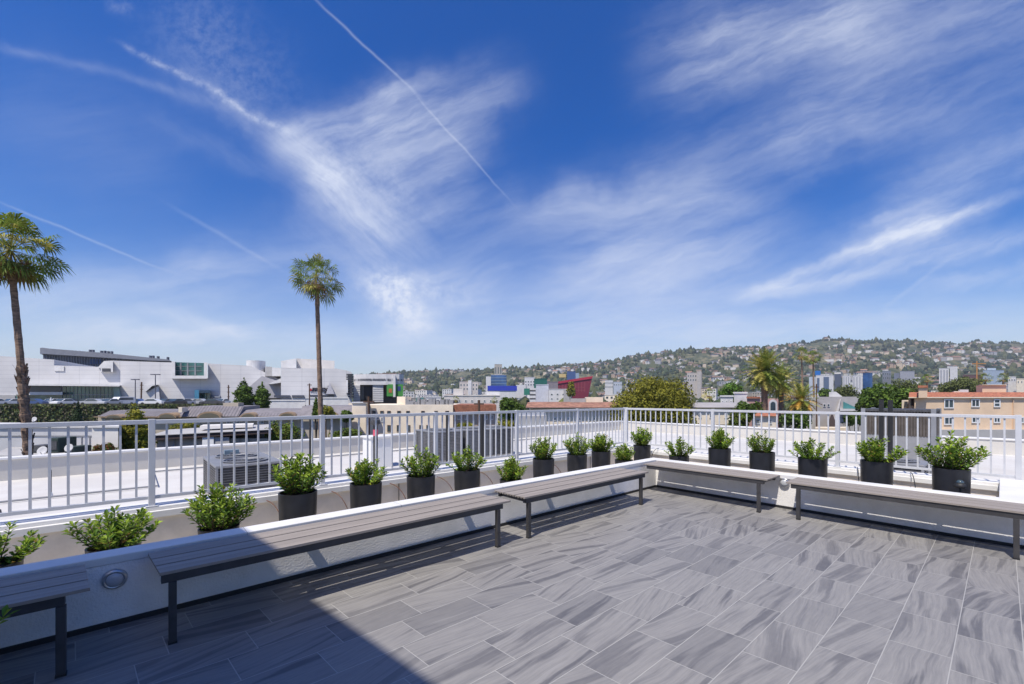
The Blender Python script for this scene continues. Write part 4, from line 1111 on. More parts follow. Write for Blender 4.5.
# blue storefront
pris('blue_shopfront', [(194.5,401.5),(194.5,390),(199,390),(199,401.5)], -3, -.05, colmat('shop_blue', (.05,.20,.32)))
pris('shopfront_head', [(199.2,393),(199.2,390.3),(210.5,390.3),(210.5,393)], -3, -.05, colmat('navy', (.02,.05,.09)))
for k, x in enumerate((200,203.6,207.2)): pris('shop_window', [(x,399.5),(x,393.2),(x+2.8,393.2),(x+2.8,399.5)], -1.5, -.052, M['teal_glass'])
pris('shop_base', [(199.2,401.5),(199.2,399.7),(210.5,399.7),(210.5,401.5)], -3, -.05, colmat('ochre', (.35,.18,.05)))
pris('side_windows', [(211,397.5),(211,395),(220,395),(220,397.5)], -.4, -.05, colmat('mallwin', (.25,.27,.33)))
for (a, c_, y0_, y1_) in ((274,290,395.2,397.4),(292,304,395.2,397.4),(310,334,394.8,396.3),(281,291,398.2,402.4)):
    pris('window_strip', [(a,y1_),(a,y0_),(c_,y0_),(c_,y1_)], -14.6, -14.02, colmat('dark_glass2', (.07,.075,.10), rough=.3))
pris('triangular_fin', [(326,394),(329.5,382),(334.5,394)], -17, -14.01, colmat('fin', (.45,.44,.47)))
# louvred corner stack
c = b.r
mm = MB()
D_ = -15
for k in range(5): mm.box(b.x(346.5,D_),-15.2,b.z(374.8+k*1.7,D_),b.x(352.4,D_),-14.02,b.z(374.8+k*1.7-1.0,D_))
for k in range(6): mm.box(b.x(348.3,D_),-15.4,b.z(384.5+k*2.6,D_),b.x(352.8,D_),-14.03,b.z(384.5+k*2.6-1.7,D_))
mm.build('louvre_stack', colmat('louvre', (.05,.055,.07)), b.r)
pris('white_fin', [(346.2,393),(346.2,380),(347.9,380),(347.9,393)], -16, -14.02, wht)
# letters on the store
def text(s, name, m, parent, loc, size, ext=.05, xs=1.0):
    cu = bpy.data.curves.new('txt', 'FONT'); cu.body = s; cu.size = size; cu.extrude = ext; cu.resolution_u = 2; cu.offset = size*.03
    o = bpy.data.objects.new('txt', cu); COL.objects.link(o); bpy.context.view_layer.update()
    dg = bpy.context.evaluated_depsgraph_get(); me = bpy.data.meshes.new_from_object(o.evaluated_get(dg))
    bpy.data.objects.remove(o); me.materials.clear(); me.materials.append(m)
    q = bpy.data.objects.new(name, me); COL.objects.link(q); q.parent = parent; q.location = loc; q.rotation_euler = (R(90),0,0); q.scale.x = xs
    return q
ink = colmat('ink', (.02,.018,.03))
text('macy\'s', 'letters', ink, b.r, (b.x(312.6,-14), -14.25, b.z(391.3,-14)), 2.35, .12, 1.0)
sm_ = MB(); pts5 = []
for k in range(10):
    rr = .50 if k % 2 == 0 else .22; a = pi/2+k*pi/5; pts5.append((b.x(311.2,-14)+rr*cos(a), b.z(389.8,-14)+rr*sin(a)))
sm_.prism(pts5, -14.4, -14.05, 'y').build('star', colmat('red', (.45,.02,.03)), b.r)
# dark long roof structure behind the mall
b2 = BB('roof_parking_structure', 'long dark grey roof structure rising behind the mall', 'building', 105, 230, sk=0)
def pris2(name, pts, d0, d1, m): return MB().prism([(b2.x(x,d0), b2.z(y,d0)) for x, y in pts], d0, d1, 'y').build(name, m, b2.r, shear=(-.8, d0))
dk = colmat('steel_dark', (.115,.12,.15), var=.2, scale=.3)
pris2('deck', [(43,370),(43,354),(46,352.5),(130,357.5),(172,361.5),(172,370)], 0, 30, dk)
pris2('roof', [(40,353.8),(40,348),(42,347.6),(50,348.6),(100,352.5),(168,359.4),(172,361.2),(150,360.5),(46,354)], -4, 28, colmat('steel_mid', (.19,.20,.23)))
mm = MB()
for k in range(40): mm.box(b2.x(47+k*2.7),-.3,b2.z(367),b2.x(47+k*2.7)+.35,-.01,b2.z(354.3+k*.165))
mm.build('ribs', colmat('steel_light', (.24,.25,.28)), b2.r)
mm = MB()
for x, y in ((79.5,351),(82.5,351),(91,352),(94.5,352),(98,352.5),(101.5,352.6),(141,357),(144,357),(149,357.6),(159,358.5)): mm.box(b2.x(x),5,b2.z(y+2),b2.x(x)+.8,6,b2.z(y-2.4))
mm.build('stacks', dk, b2.r)
for k in range(4): pris2('blue_bay', [(90+k*3,364),(90+k*3,359),(92.2+k*3,359),(92.2+k*3,364)], -.5, -.32, colmat('bay', (.05,.09,.20)))

# ------------------------------------------------------------------ curved white building with the green banners
b = BB('banner_building', 'white curved parking block with dark signs and green banners', 'building', 376, 190)
B_ = lambda n, m, x0, x1, yt, yb, d0, d1: b.box(n, m, x0, x1, yt, yb, d0, d1)
B_('core', colmat('core_grey', (.10,.095,.09)), 354, 402, 378, None, 4, 25)
bandp = [(b.x(353.5),2),(b.x(356),-1.5),(b.x(366),-3),(b.x(386),-3.4),(b.x(399),-2),(b.x(404),2),(b.x(404),24),(b.x(353.5),24)]
def ring(yt, yb, name, m): return MB().prism(bandp, b.z(yb), b.z(yt), 'z').build(name, m, b.r)
ring(374.5, 379.0, 'upper_band', wht); ring(381.2, 385.0, 'lower_band', wht); ring(379.01, 381.19, 'sign_band', colmat('sband', (.45,.45,.46)))
for x0, x1, y0_, y1_ in ((353.6,360.2,385,402.5),(372.8,383.2,385,402),):
    B_('pier', wht, x0, x1, y0_, y1_, -2.6, 6)
mm = MB()
for k in range(7): mm.box(b.x(353.7),-2.72,b.z(387+k*2.2),b.x(360.1),-2.61,b.z(386.6+k*2.2)).box(b.x(372.9),-2.72,b.z(387+k*2.2),b.x(383.1),-2.61,b.z(386.6+k*2.2))
mm.build('grooves', slab, b.r)
B_('opening', M['black'], 364, 372.7, 386, 399.5, 0, 3); B_('left_recess', colmat('recess', (.20,.19,.17)), 360.3, 363.9, 385.5, 399.5, 0, 3)
gb = colmat('banner_green', (.06,.27,.05))
for x0, x1 in ((386.5,392.6),(395.2,402.6)):
    q = B_('banner', gb, x0, x1, 384.5, 396.3, -3.2, -2.9)
MB().box(b.x(388.6),-3.3,b.z(392.8),b.x(391.6),-3.21,b.z(388.8)).build('banner_figure', colmat('orange_b', (.45,.15,.05)), b.r)
MB().box(b.x(397),-3.3,b.z(391),b.x(400.2),-3.21,b.z(386.5)).build('banner_figure', colmat('blue_b', (.03,.06,.20)), b.r)
B_('white_fin', wht, 392.8, 395.0, 375, 397, -4.4, -2)
B_('red_roof', colmat('redroof', (.25,.13,.11)), 376, 396, 372.8, 374.4, 6, 16)
def front_y(px):
    T = [(353.5,2),(356,-1.5),(366,-3),(386,-3.4),(399,-2),(404,2)]
    for (x0,y0),(x1,y1) in zip(T[:-1], T[1:]):
        if x0 <= px <= x1: return y0+(y1-y0)*(px-x0)/(x1-x0)
    return 2
rnd = random.Random(5)
for px in [360.5+i*1.05 for i in range(11)]+[373+i*1.05 for i in range(12)]+[387.4,388.6,389.8]:
    y_ = front_y(px+.4); w_ = .34; z0 = b.z(381.0); z1 = b.z(379.0); x_ = b.x(px); g = MB(); t_ = .09
    k = rnd.randrange(4); yy = (y_-.14, y_-.02)
    g.box(x_,yy[0],z0,x_+t_,yy[1],z1)
    if k != 1: g.box(x_+t_,yy[0],z1-t_,x_+w_,yy[1],z1)
    if k != 2: g.box(x_+t_,yy[0],(z0+z1)/2-t_/2,x_+w_*.9,yy[1],(z0+z1)/2+t_/2)
    if k == 3: g.box(x_+w_-t_,yy[0],z0,x_+w_,yy[1],(z0+z1)/2-t_/2)
    if k in (1,2): g.box(x_+t_,yy[0],z0,x_+w_,yy[1],z0+t_)
    g.build('sign_letter', ink, b.r)
for px in (354.4,358.6,397.4,401.2):
    y_ = front_y(px+.4); MB().box(b.x(px),y_-.12,b.z(381.1),b.x(px+.9),y_+1.0,b.z(379.1)).build('dark_opening', M['hvac_dark'], b.r)

# ------------------------------------------------------------------ buildings in front of the mall
t = simple('long low white building at the foot of the mall', 'building', 306, 348, 398.5, 120, wht, name='building')
t = simple('low white shop behind the two bushy trees', 'building', 268, 305, 401, 125, wht, name='building'); 
# ivy covered parking structure and its deck of cars
ivy = mat('ivy', (.085,.085,.045), .95, .3, .5, .6, 3, col2=(.15,.12,.085))
b = BB('parking_structure', 'ivy covered parking structure with cars on its top deck', 'garage', 60, 88, sk=-.65)
b.box('wall', ivy, -330, 232, 406.0, None, 0, 50)
MB().box(b.x(-330),-.2,b.z(406.0)+.003,b.x(232),.2,b.z(406.0)+.5).build('parapet', colmat('ivy_dark', (.05,.055,.03), var=.3), b.r)
b.box('deck', M['concrete'], -330, 232, 405.9, 406, .21, 49.9)
zdeck = ZY(405.9, 88)
def leafy(name, parent, x0, x1, z0, z1, y, n, mats, s, seed):
    rnd = random.Random(seed); m = MB()
    for _ in range(n):
        p = Vector((rnd.uniform(x0,x1), y-rnd.random()*.5, rnd.uniform(z0,z1)))
        u = Vector((rnd.gauss(0,1), rnd.gauss(0,.5), rnd.gauss(0,1))).normalized(); v = u.cross(Vector((rnd.gauss(0,.6),-1,rnd.gauss(0,.6)))).normalized()
        m.cur = rnd.randrange(len(mats)); ss = s*rnd.uniform(.5,1.2); m.quad(p-u*ss, p-v*ss, p+u*ss, p+v*ss)
    return m.build(name, mats, parent)
leafy('ivy_leaves', b.r, b.x(-60), b.x(232), b.z(426), b.z(404.3), 0, 7000, [L5[0],L5[1],L3[0],L3[1],ivy], .24, 4)

# cars: one of a kind, then copies
carcols = [('white',(.7,.7,.7)),('dark grey',(.06,.06,.065)),('silver',(.42,.43,.45)),('blue',(.05,.09,.22)),('black',(.02,.02,.022)),('red',(.35,.03,.03))]
carm = {n_: mat('paint_'+n_.replace(' ','_'), c_, .3, .03, 1, spec=.7) for n_, c_ in carcols}
tyre = M['black']
def car(col, label, loc, rz, van=False):
    r = empty('parked_car', loc, rz); tag(r, label, 'car', 'cars parked on the ivy covered deck')
    prof = [(-2.2,.28),(-2.2,.75),(-2.0,.88),(-1.2,.95),(-.55,1.42),(.75,1.45),(1.55,.98),(2.15,.92),(2.22,.6),(2.2,.28)]
    if van: prof = [(-2.3,.28),(-2.3,.9),(-1.7,1.1),(-1.1,1.85),(2.2,1.9),(2.3,1.0),(2.3,.28)]
    MB().prism(prof, -.85, .85, 'y').build('body', carm[col], r, bevel=.06)
    m = MB(); zt = 1.75 if van else 1.36
    if not van: m.prism([(-1.05,.98),(-.5,1.36),(.68,1.38),(1.3,1.0)], -.862, .862, 'y').prism([(-1.22,.985),(-.60,1.41),(-.57,1.36),(-1.12,.97)], -.72, .72, 'y')
    else: m.prism([(-1.45,1.15),(-1.05,1.7),(1.8,1.7),(1.8,1.15)], -.862, .862, 'y')
    m.build('windows', M['glass'], r)
    for x in (-1.4, 1.4):
        for y in (-.80, .80):
            w = MB().lathe([(0,-.1),(.31,-.1),(.33,-.06),(.33,.06),(.31,.1),(0,.1)], seg=14); w.v = [(a+x, c_+y, b_+.33) for a, b_, c_ in w.v]; w.build('wheel', tyre, r)
    return r
spots = [(-6,'white'),(13,'white'),(22,'silver'),(33,'blue'),(52,'white'),(64,'white'),(68,'dark grey'),(87,'dark grey'),(93,'silver'),(103,'white'),(110,'silver'),(122,'white'),(136,'blue'),(152,'white'),(166,'dark grey'),(176,'black'),(184,'silver'),(199,'silver'),(212,'dark grey'),(222,'white')]
where = ['beyond the left edge','just left of the big palm trunk','half behind the big palm trunk','right of the big palm trunk','under the white band of the mall','left of the small cypress','behind the small cypress','right of the small cypress','second right of the small cypress','below the green glass','below the pale end of the green glass','left of the first lamp post','between the utility pole and first lamp post','left of the second lamp post','right of the second lamp post','under the buttress','left of the blue shopfront','in front of the blue shopfront','right of the blue shopfront','near the right end of the deck']
for i, (px, c_) in enumerate(spots):
    Y = 93+ (i*37 % 5)*2.2
    car(c_, '%s parked %s on the deck, %s' % (c_, 'van' if i in (11,) else 'car', where[i]), P(px, Y, zdeck+.004+.0), YAW + R((90,80,10,15,95)[i % 5]), van=(i == 11))
p_ = P(51, 91, zdeck); r = empty('person', p_); tag(r, 'person in white standing between the parked cars', 'person')
MB().tube([(0,0,.02),(.02,0,.45),(0,0,.9),(0,0,1.2),(0,0,1.45),(0,0,1.52),(0,0,1.58),(0,0,1.70),(0,0,1.76)], [.08,.09,.16,.19,.18,.06,.09,.10,.04], 10).build('body', carm['white'], r, smooth=True)
# lamp posts and poles
def lamp(label, px, ytop, Y, w):
    r = empty('street_lamp', P(px, Y, zdeck), YAW); tag(r, label, 'lamp post'); h = ZY(ytop, Y)-zdeck
    MB().tube([(0,0,0),(0,0,h)], [.14,.10], 8).build('pole', dk, r)
    for s in (-1,1): MB().box(min(s*.1,s*w),-.25,h-.12,max(s*.1,s*w),.25,h+.12).build('lamp_head', dk, r)
lamp('shorter double headed lamp post on the parking deck', 135.3, 379.5, 112, .95)
lamp('taller double headed lamp post on the parking deck', 155.4, 374.5, 112, 1.15)
def pole(label, px, ytop, Y, rad=.15, arms=(), lean=0, zb=-12, m=None):
    r = empty('utility_pole', P(px, Y, zb), YAW); tag(r, label, 'utility pole'); h = ZY(ytop, Y)-zb
    MB().tube([(0,0,0),(lean,0,h)], [rad*1.2,rad], 8).build('pole', m or colmat('wood_pole', (.10,.055,.035)), r)
    for dz_, w in arms: MB().box(lean-w,-.07,h-dz_-.08,lean+w,.07,h-dz_+.08).build('crossarm', colmat('wood_pole', (.10,.055,.035)), r)
    return r
pole('thin leaning dark utility pole between the lamp posts', 140, 382, 108, .16, ((.8,.4),(1.8,.35)), .4)
pole('dark utility pole standing before the blank mall wall', 228.5, 385, 110, .14, ((.6,.35),(1.8,.35),(3,.3)))
pole('reddish brown utility pole in front of the store letters', 309.5, 383.5, 90, .12, ((.3,.45),))
pole('brown wooden utility pole in front of the cream apartment block', 368.8, 396.5, 40, .11, ((.5,.5),))
pole('brown wooden utility pole by the brick topped wall', 479, 400, 44, .13, ((.4,.5),))
pole('thin pole right of the golden palm', 816.5, 384, 70, .09, ((.5,.3),))

# arched roof apartment row
b = BB('arched_building', 'long beige building with grey mansard roof and arched dormers', 'building', 205, 55, sk=-.37)
b.box('wall', beige, 98, 352, 415.5, None, 0, 14)
def sloperoof(x0, x1, yt, yb, name='roof', d=0):
    return MB().prism([(-.5+d,b.z(yb)),(2.2+d,b.z(yt)),(12+d,b.z(yt)),(13.8+d,b.z(yb))], b.x(x0), b.x(x1), 'x').build(name, M['seam_roof'], b.r)
ms = mat('seam_roof', (.225,.205,.21), .7, .1, 1.5); M['seam_roof'] = ms
sloperoof(100, 183, 411.2, 416.2); sloperoof(183.1, 240, 406.8, 416.3, d=-.4); sloperoof(240.1, 300, 410.4, 416.2); sloperoof(300.1, 352, 406.6, 416.2, d=.3)
mm = MB()
for k in range(62):
    x = b.x(101+k*3.2); yt = 406.8 if 183 < 101+k*3.2 < 240 else 411.0; d_ = -.4 if 183 < 101+k*3.2 < 240 else 0
    mm.quad((x,-.56+d_,b.z(416.1)),(x+.06,-.56+d_,b.z(416.1)),(x+.06,2.16+d_,b.z(yt)+.04),(x,2.16+d_,b.z(yt)+.04))
mm.build('roof_seams', colmat('seamd', (.12,.11,.12)), b.r)
MB().box(b.x(98),-.75,b.z(417.2),b.x(352),-.3,b.z(416.3)).build('cornice', colmat('ochre_trim', (.30,.21,.13)), b.r)
for xc, w, yt in ((120,8,414.2),(172,9,412.6),(213,12,411.2),(251,8,412.4),(289,9,411.8),(332,8,412.0)):
    m1 = MB(); pr = [(b.x(xc)+cos(a)*w/FOC*55, b.z(417.3)+sin(a)*(b.z(yt)-b.z(417.3))) for a in [pi*i/12 for i in range(13)]]
    inn = [(b.x(xc)+cos(a)*w*.84/FOC*55, b.z(417.3)+sin(a)*(b.z(yt)-b.z(417.3))*.76) for a in [pi*i/12 for i in range(13)]]
    m1.prism(pr, -1.5, 1.2, 'y').build('arched_dormer', colmat('ochre_trim', (.30,.21,.13)), b.r)
    MB().prism(inn, -1.56, -1.501, 'y').build('arched_window', colmat('arch_infill', (.12,.11,.08)), b.r)
for x in (104,112,131,143,155,186,198,228,238,262,274): b.window(x-1.5, x+1.5, 419, 424, fr=.06)
b.box('chimney', beige, 216, 232, 403.2, 406.9, 3, 6); b.box('turret', cream, 182.5, 186, 407.0, 412, -1.3, .5)
# roofed carport
b = BB('carport', 'long low building with a flat dark brown roof edge', 'building', 213, 36, sk=-.56)
b.box('wall', beige, 155, 268, 439, None, .5, 6)
MB().prism([(b.x(151),b.z(440.3)),(b.x(272),b.z(433.2)),(b.x(272),b.z(429.8)),(b.x(151),b.z(436.0))], 0, 7, 'y').build('roof_edge', brown, b.r)
MB().prism([(b.x(151),b.z(436)+.01),(b.x(272),b.z(429.8)+.01),(b.x(272),b.z(429.2)),(b.x(151),b.z(435.2))], -.1, 7.1, 'y').build('roof', slab, b.r)
MB().prism([(b.x(196),b.z(430.5)),(b.x(196),b.z(427.5)),(b.x(252),b.z(425.8)),(b.x(252),b.z(429))], 2, 4, 'y').build('raised_roof', offw, b.r)
b.box('garage_front', M['white'], 202, 213.5, 437.3, None, .1, .49); b.box('garage_side', slab, 213.6, 229, 437.5, None, .2, .49)
for x in (163,172,238,247,256): MB().box(b.x(x),.4,1,b.x(x)+.12,.499,b.z(439.5)).build('pilaster', M['concrete'], b.r)
# long grey white building at left
b = BB('grey_building', 'low grey white building with rooftop boxes behind the left parapet', 'building', 40, 26, sk=-.92)
b.box('wall', colmat('gw', (.50,.50,.51)), -200, 92.5, 427.5, None, 0, 3)
b.box('right_wing', offw, 93.2, 118, 426, None, -1.4, 2.8)
MB().box(b.x(-200)-.1,-.12,b.z(427.5),b.x(92),3.1,b.z(427.5)+.12).build('coping', wht, b.r)
MB().box(b.x(93),-1.5,b.z(426),b.x(118)+.1,2.9,b.z(426)+.1).build('coping', wht, b.r)
mm = MB().box(b.x(-200),-.04,b.z(436)-.03,b.x(92),-.005,b.z(436)+.03)
mm.box(b.x(81),-.05,b.z(453),b.x(81)+.04,-.004,b.z(436.6)).box(b.x(89),-.05,b.z(453),b.x(89)+.04,-.004,b.z(436.6)).build('wall_trim', M['hvac'], b.r)
rb_ = BB('terrace_roof', 'lower flat roof ledge that carries the two satellite dishes', 'roof', 55, 22, sk=-.9)
rb_.box('slab', slab, -10, 100, 455.5, None, 0, 3.9)
zr_ = ZY(455.5, 22)
def dish(label, px, py, Y, rpx):
    z = ZY(py, Y); r = empty('satellite_dish', P(px, Y, zr_ if Y < 24 else z-1), YAW); tag(r, label, 'satellite dish')
    h = z - (zr_ if Y < 24 else z-1); rr = rpx/FOC*Y
    MB().tube([(0,.05,0),(0,.05,h*.8),(0,0,h)], .03, 6).build('mast', M['hvac'], r)
    dsh = MB().lathe([(0,0),(rr*.5,rr*.06),(rr*.85,rr*.17),(rr,rr*.25),(rr*.97,rr*.27),(rr*.5,rr*.10),(0,.03)], seg=20).build('dish', wht, r, smooth=True)
    dsh.rotation_euler = (R(68), R(12), R(22)); dsh.location = (0,-.02,h); dsh.scale = (.8,1,1)
    MB().tube([(0,-.05,h-rr*.8),(rr*.35,-rr*.9,h-rr*.1)], .015, 5).build('feed_arm', M['hvac'], r)
dish('left white satellite dish standing below the big palm', 43, 451, 22.5, 4.6)
dish('right white satellite dish beside the dark green box', 69.5, 448, 22.5, 4.0)
dish('tiny white dish above the left rail against the ivy', 34.5, 419.5, 40, 2.6)
for nm, x0, x1, yt, yb, m_, lb in (('roof_box',58,67.8,437.2,447,'dark_green','square dark green box on the roof between the two dishes'),('roof_box',73.5,83,445.8,453,'dark_green','low dark green box right of the right dish'),('roof_box',40,54,444.5,454,'hvac_dark','dark humped cover behind the left dish')):
    colmat('dark_green', (.03,.05,.045)); r = empty(nm, P((x0+x1)/2, 23.5, zr_+.002), YAW); tag(r, lb, 'box')
    w = (x1-x0)/FOC*23.5/2; h_ = ZY(yt, 23.5)-zr_
    MB().box(-w,-.5,0,w,.5,h_).build('body', M[m_], r, bevel=.04); MB().box(-w*.8,-.53,h_*.2,w*.8,-.501,h_*.8).build('door', M['hvac_dark'], r)
# planters and people-height shrubs behind parapet
tree('small orange and green shrub at the foot of the yellow green tree', 104, 443, 456, 24, 24, [leafm('lf_or_a',(.30,.12,.04)), L2[0]], 12, n=700, leaf=.06, kind='round', name='shrub', zg=-3)

# ------------------------------------------------------------------ cream apartment block, centre left
colmat('wood', (.22,.15,.11))
b = BB('cream_apartments', 'cream apartment block with rows of small windows and a brick red parapet', 'apartments', 410, 72, sk=-.06)
b.box('wall', cream, 352.5, 453, 405.0, None, 0, 20); b.box('left_bay', cream, 352.6, 369.5, 403, None, -2.2, -.01)
b.box('white_parapet', wht, 356, 374, 401.8, 403.0, -2.4, -.5); b.box('brick_wall', colmat('brick', (.30,.12,.07), var=.15, scale=3), 453.2, 496.5, 405.0, 412.5, .5, 20)
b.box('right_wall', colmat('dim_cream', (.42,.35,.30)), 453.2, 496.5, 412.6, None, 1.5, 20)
for x in (374,382,389,399,408,423,436,447): b.window(x-1.8, x+1.8, 410.8, 414.8, fr=.06, fm='wood', mull=0)
for x in (389,398.5,408.5,421,428,436): b.window(x-1.7, x+1.7, 425, 431.5, fr=.06, fm='wood', mull=0)
for x in (378,382): b.window(x-1.3, x+1.3, 417, 422, fr=.08)
for x in (458,466,486,492): b.window(x-1.6, x+1.6, 415, 420, fr=.10, d=1.5)
b.box('chimney', cream, 392, 401, 396.5, 404.9, 4, 10)
rnd = random.Random(9); mm = MB()
for k in range(12): x = b.x(402+k*4.0); hh_ = rnd.uniform(.5,1.3); mm.box(x,3,b.z(405)+.001,x+rnd.uniform(.4,1.1),4.5,b.z(405)+hh_)
mm.build('roof_units', M['hvac'], b.r)
t = simple('white building with dark garage openings behind the cream block', 'building', 425.5, 441, 397.5, 150, wht, name='building')
for x in (427,432,436.5): t.box('opening', M['hvac_dark'], x, x+2.4, 400, 403, -.3, -.01)
t = simple('wide white building with a stair block behind the brick parapet', 'building', 444, 500, 396, 130, colmat('cw2', (.62,.58,.54)), rows=((400,402),), wn=9, ww=2.4, name='building')
t.box('stair_block', colmat('cw2', (.62,.58,.54)), 453, 463, 388.5, 395.9, 2, 9); t.box('raised_storey', wht, 487, 500, 391.5, 395.9, 2, 14); t.box('opening', M['hvac_dark'], 448, 458, 400.5, 403, -.2, -.01)
t = simple('grey low building with a teal panel below the hill at left', 'building', 405, 424, 398.5, 210, slab, name='building')
t.box('teal_panel', colmat('teal_wall', (.10,.26,.26)), 416, 423.5, 397.5, 402, -.4, -.01)
# terracotta roofed long building
b = BB('tile_roof_building', 'long low beige building with a terracotta tile roof left of the ficus tree', 'building', 568, 66, sk=-.0+.12)
b.box('wall', cream, 530, 625, 407.3, None, 0, 16)
MB().prism([(-.8,b.z(407.5)),(3,b.z(402.6)),(14,b.z(402.6)),(16.8,b.z(407.5))], b.x(526), b.x(628), 'x').build('roof', mat('tile_brown', (.34,.17,.115), .85, .2, 1.2), b.r)
MB().box(b.x(526),-.95,b.z(408.2),b.x(628),-.3,b.z(407.4)).build('gutter', M['hvac_dark'], b.r)
b.box('roof_block', cream, 588, 606, 397, 402.5, 5, 10); b.box('roof_block', slab, 571, 587, 398.5, 402.5, 4, 9)
for x in (555,561,568.5,580,588.5,595): b.window(x-1.3, x+1.3, 417.5, 420.5, fr=.08)
r = BB('metal_shed', 'grey corrugated metal roof shed just beyond the parapet', 'shed', 531, 40)
r.box('wall', slab, 516, 546.5, 416, None, 0, 5); mm = MB()
MB().prism([(-.4,r.z(427)),(4.5,r.z(413.5)),(4.6,r.z(413.5)+.1),(-.4,r.z(427)+.12)], r.x(515), r.x(547), 'x').build('roof', colmat('corr', (.34,.36,.40), rough=.5), r.r)
for k in range(24): mm.quad((r.x(516+k*1.3),-.42,r.z(427)+.14),(r.x(516.4+k*1.3),-.42,r.z(427)+.14),(r.x(516.4+k*1.3),4.5,r.z(413.5)+.13),(r.x(516+k*1.3),4.5,r.z(413.5)+.13))
mm.build('ribs', M['hvac'], r.r)

# ------------------------------------------------------------------ right side buildings
b = BB('peach_building', 'long peach stucco apartment house with a terracotta roof edge', 'apartments', 965, 48, sk=.93)
_z = b.z; b.z = lambda py, d=0: _z(py-1.2, d)
b.box('wall', peach, 914.5, 1100, 398.3, None, 0, 12)
MB().prism([(-.22,b.z(398.2)),(1.6,b.z(393.2)),(10,b.z(393.2)),(12.3,b.z(398.2))], b.x(909), b.x(1100), 'x').build('roof', mat('tile_orange', (.42,.155,.085), .8, .25, 5), b.r)
MB().box(b.x(908.5),-.24,b.z(399.2),b.x(1100),-.002,b.z(398.25)).build('eave', cream, b.r)
b.box('chimney', peach, 918.5, 927, 389.3, 399, -1.2, .9); MB().box(b.x(917.8),-1.35,b.z(389.2),b.x(927.6),1.05,b.z(387.0)).build('chimney_cap', terra, b.r)
b.box('left_bay', cream, 901.3, 908.5, 401.5, None, 2, 6); b.box('bay_opening', M['hvac_dark'], 904, 907.6, 402.8, 408.5, 1.6, 1.99); b.box('left_return', peach, 908.6, 914.4, 399.4, None, 1, 10)
b.box('left_window', brown, 911, 913.6, 400, 407, .9, .999)
b.box('roof_block', peach, 986.5, 1012, 385.6, 393.3, 3, 8); MB().box(b.x(986),2.8,b.z(385.5),b.x(1012.5),8.2,b.z(385.0)).build('block_cap', cream, b.r)
b.box('skylight', wht, 963, 972, 390.2, 393.4, 3, 5); b.box('roof_vent', cream, 956.5, 963, 392, 393.5, 3, 5)
for x, w in ((949,10),(975.5,8.6),(997,6.8),(1040,8),(1064,8)): 
    b.window(x-w/2, x+w/2, 400.2, 408.4 if w < 9 else 409.6, fr=.12, bars=0 if w != 6.8 else 1, mull=1 if w != 6.8 else 0)
for x, w in ((949,10),(975.8,8.6),(997,7),(1023,7),(1048,8)): b.window(x-w/2, x+w/2, 418, 424.2 if w < 9 else 426, fr=.12)
b.box('grey_base', slab, 930, 1100, 430.5, None, -.6, -.01)
MB().tube([(b.x(1013.5),-.08,b.z(440)),(b.x(1013.5),-.08,b.z(399.5))], .05, 6).build('downpipe', peach, b.r)
b = BB('modern_house', 'angular pale grey building with a sloped teal window', 'building', 838, 75, sk=.74)
def pb_(name, pts, d0, d1, m): return MB().prism([(b.x(x), b.z(y)) for x, y in pts], d0, d1, 'y').build(name, m, b.r)
pb_('wall', [(817,440),(817,396.8),(829,396.8),(866,396.6),(868,440)], 0, 14, colmat('mod', (.44,.42,.41)))
pb_('upper_block', [(829,396.7),(829,392),(836,391.6),(842.5,396.7)], .5, 9, wht); pb_('tall_wall', [(810,440),(810,397.5),(816.9,397.5),(816.9,440)], -.5, 8, colmat('mod2', (.50,.48,.45)))
pb_('teal_window', [(843.2,408.6),(843.2,401.5),(858,408.6)], -.2, -.01, colmat('teal_p', (.09,.27,.27), rough=.25))
pb_('white_sill', [(840,411),(840,408.8),(861,408.8),(861,411)], -1, -.011, wht); pb_('fold', [(827,440),(840,399),(841,399),(833,440)], -.3, -.012, offw)
pb_('lower_gable', [(826,428),(832,412),(838,428)], -4, -.02, colmat('dkbr', (.10,.075,.07))); pb_('low_wall', [(817,440),(817,424.5),(862,424.5),(862,440)], -8, -6, cream)
for x in (824.5,828.5): b.window(x-1.2, x+1.2, 404, 406.8, fr=.05, mull=0)
b = BB('pink_building', 'dusty pink building with a white arched window between the date palms', 'building', 765, 85)
b.box('wall', pinkb, 747, 781, 398.5, None, 0, 10); b.box('tile_edge', terra, 746.5, 760, 396.6, 398.4, -.3, 3)
pr = [(b.x(773)+cos(a)*.85, b.z(404)+sin(a)*.9) for a in [pi*i/10 for i in range(11)]]+[(b.x(773)-.85,b.z(411)),(b.x(773)+.85,b.z(411))]
MB().prism(pr, -.2, -.01, 'y').build('arch_surround', wht, b.r)
pr = [(b.x(773)+cos(a)*.5, b.z(404.5)+sin(a)*.55) for a in [pi*i/10 for i in range(11)]]+[(b.x(773)-.5,b.z(411)),(b.x(773)+.5,b.z(411))]
MB().prism(pr, -.26, -.201, 'y').build('arch_window', M['glass'], b.r)
simple('small white house with a shed roof left of the date palms', 'house', 720.5, 733, 397, 88, wht, rows=((400.5,402.5),), wn=3, ww=1.6, name='building')
simple('small white flat roofed house just left of the pink building', 'house', 734, 747, 393.6, 92, wht, name='building')
b = BB('grey_roof_building', 'low building with a long grey roof between the ficus and date palms', 'building', 720, 60)
b.box('wall', cream, 692, 748, 407.4, None, 0, 10); MB().prism([(-.5,b.z(407.4)),(2,b.z(403)),(8,b.z(403)),(10.5,b.z(407.4))], b.x(690), b.x(750), 'x').build('roof', colmat('gr', (.36,.34,.34)), b.r)
for x in (700,711,726): b.window(x-1.6, x+1.6, 413, 418, fr=.08)
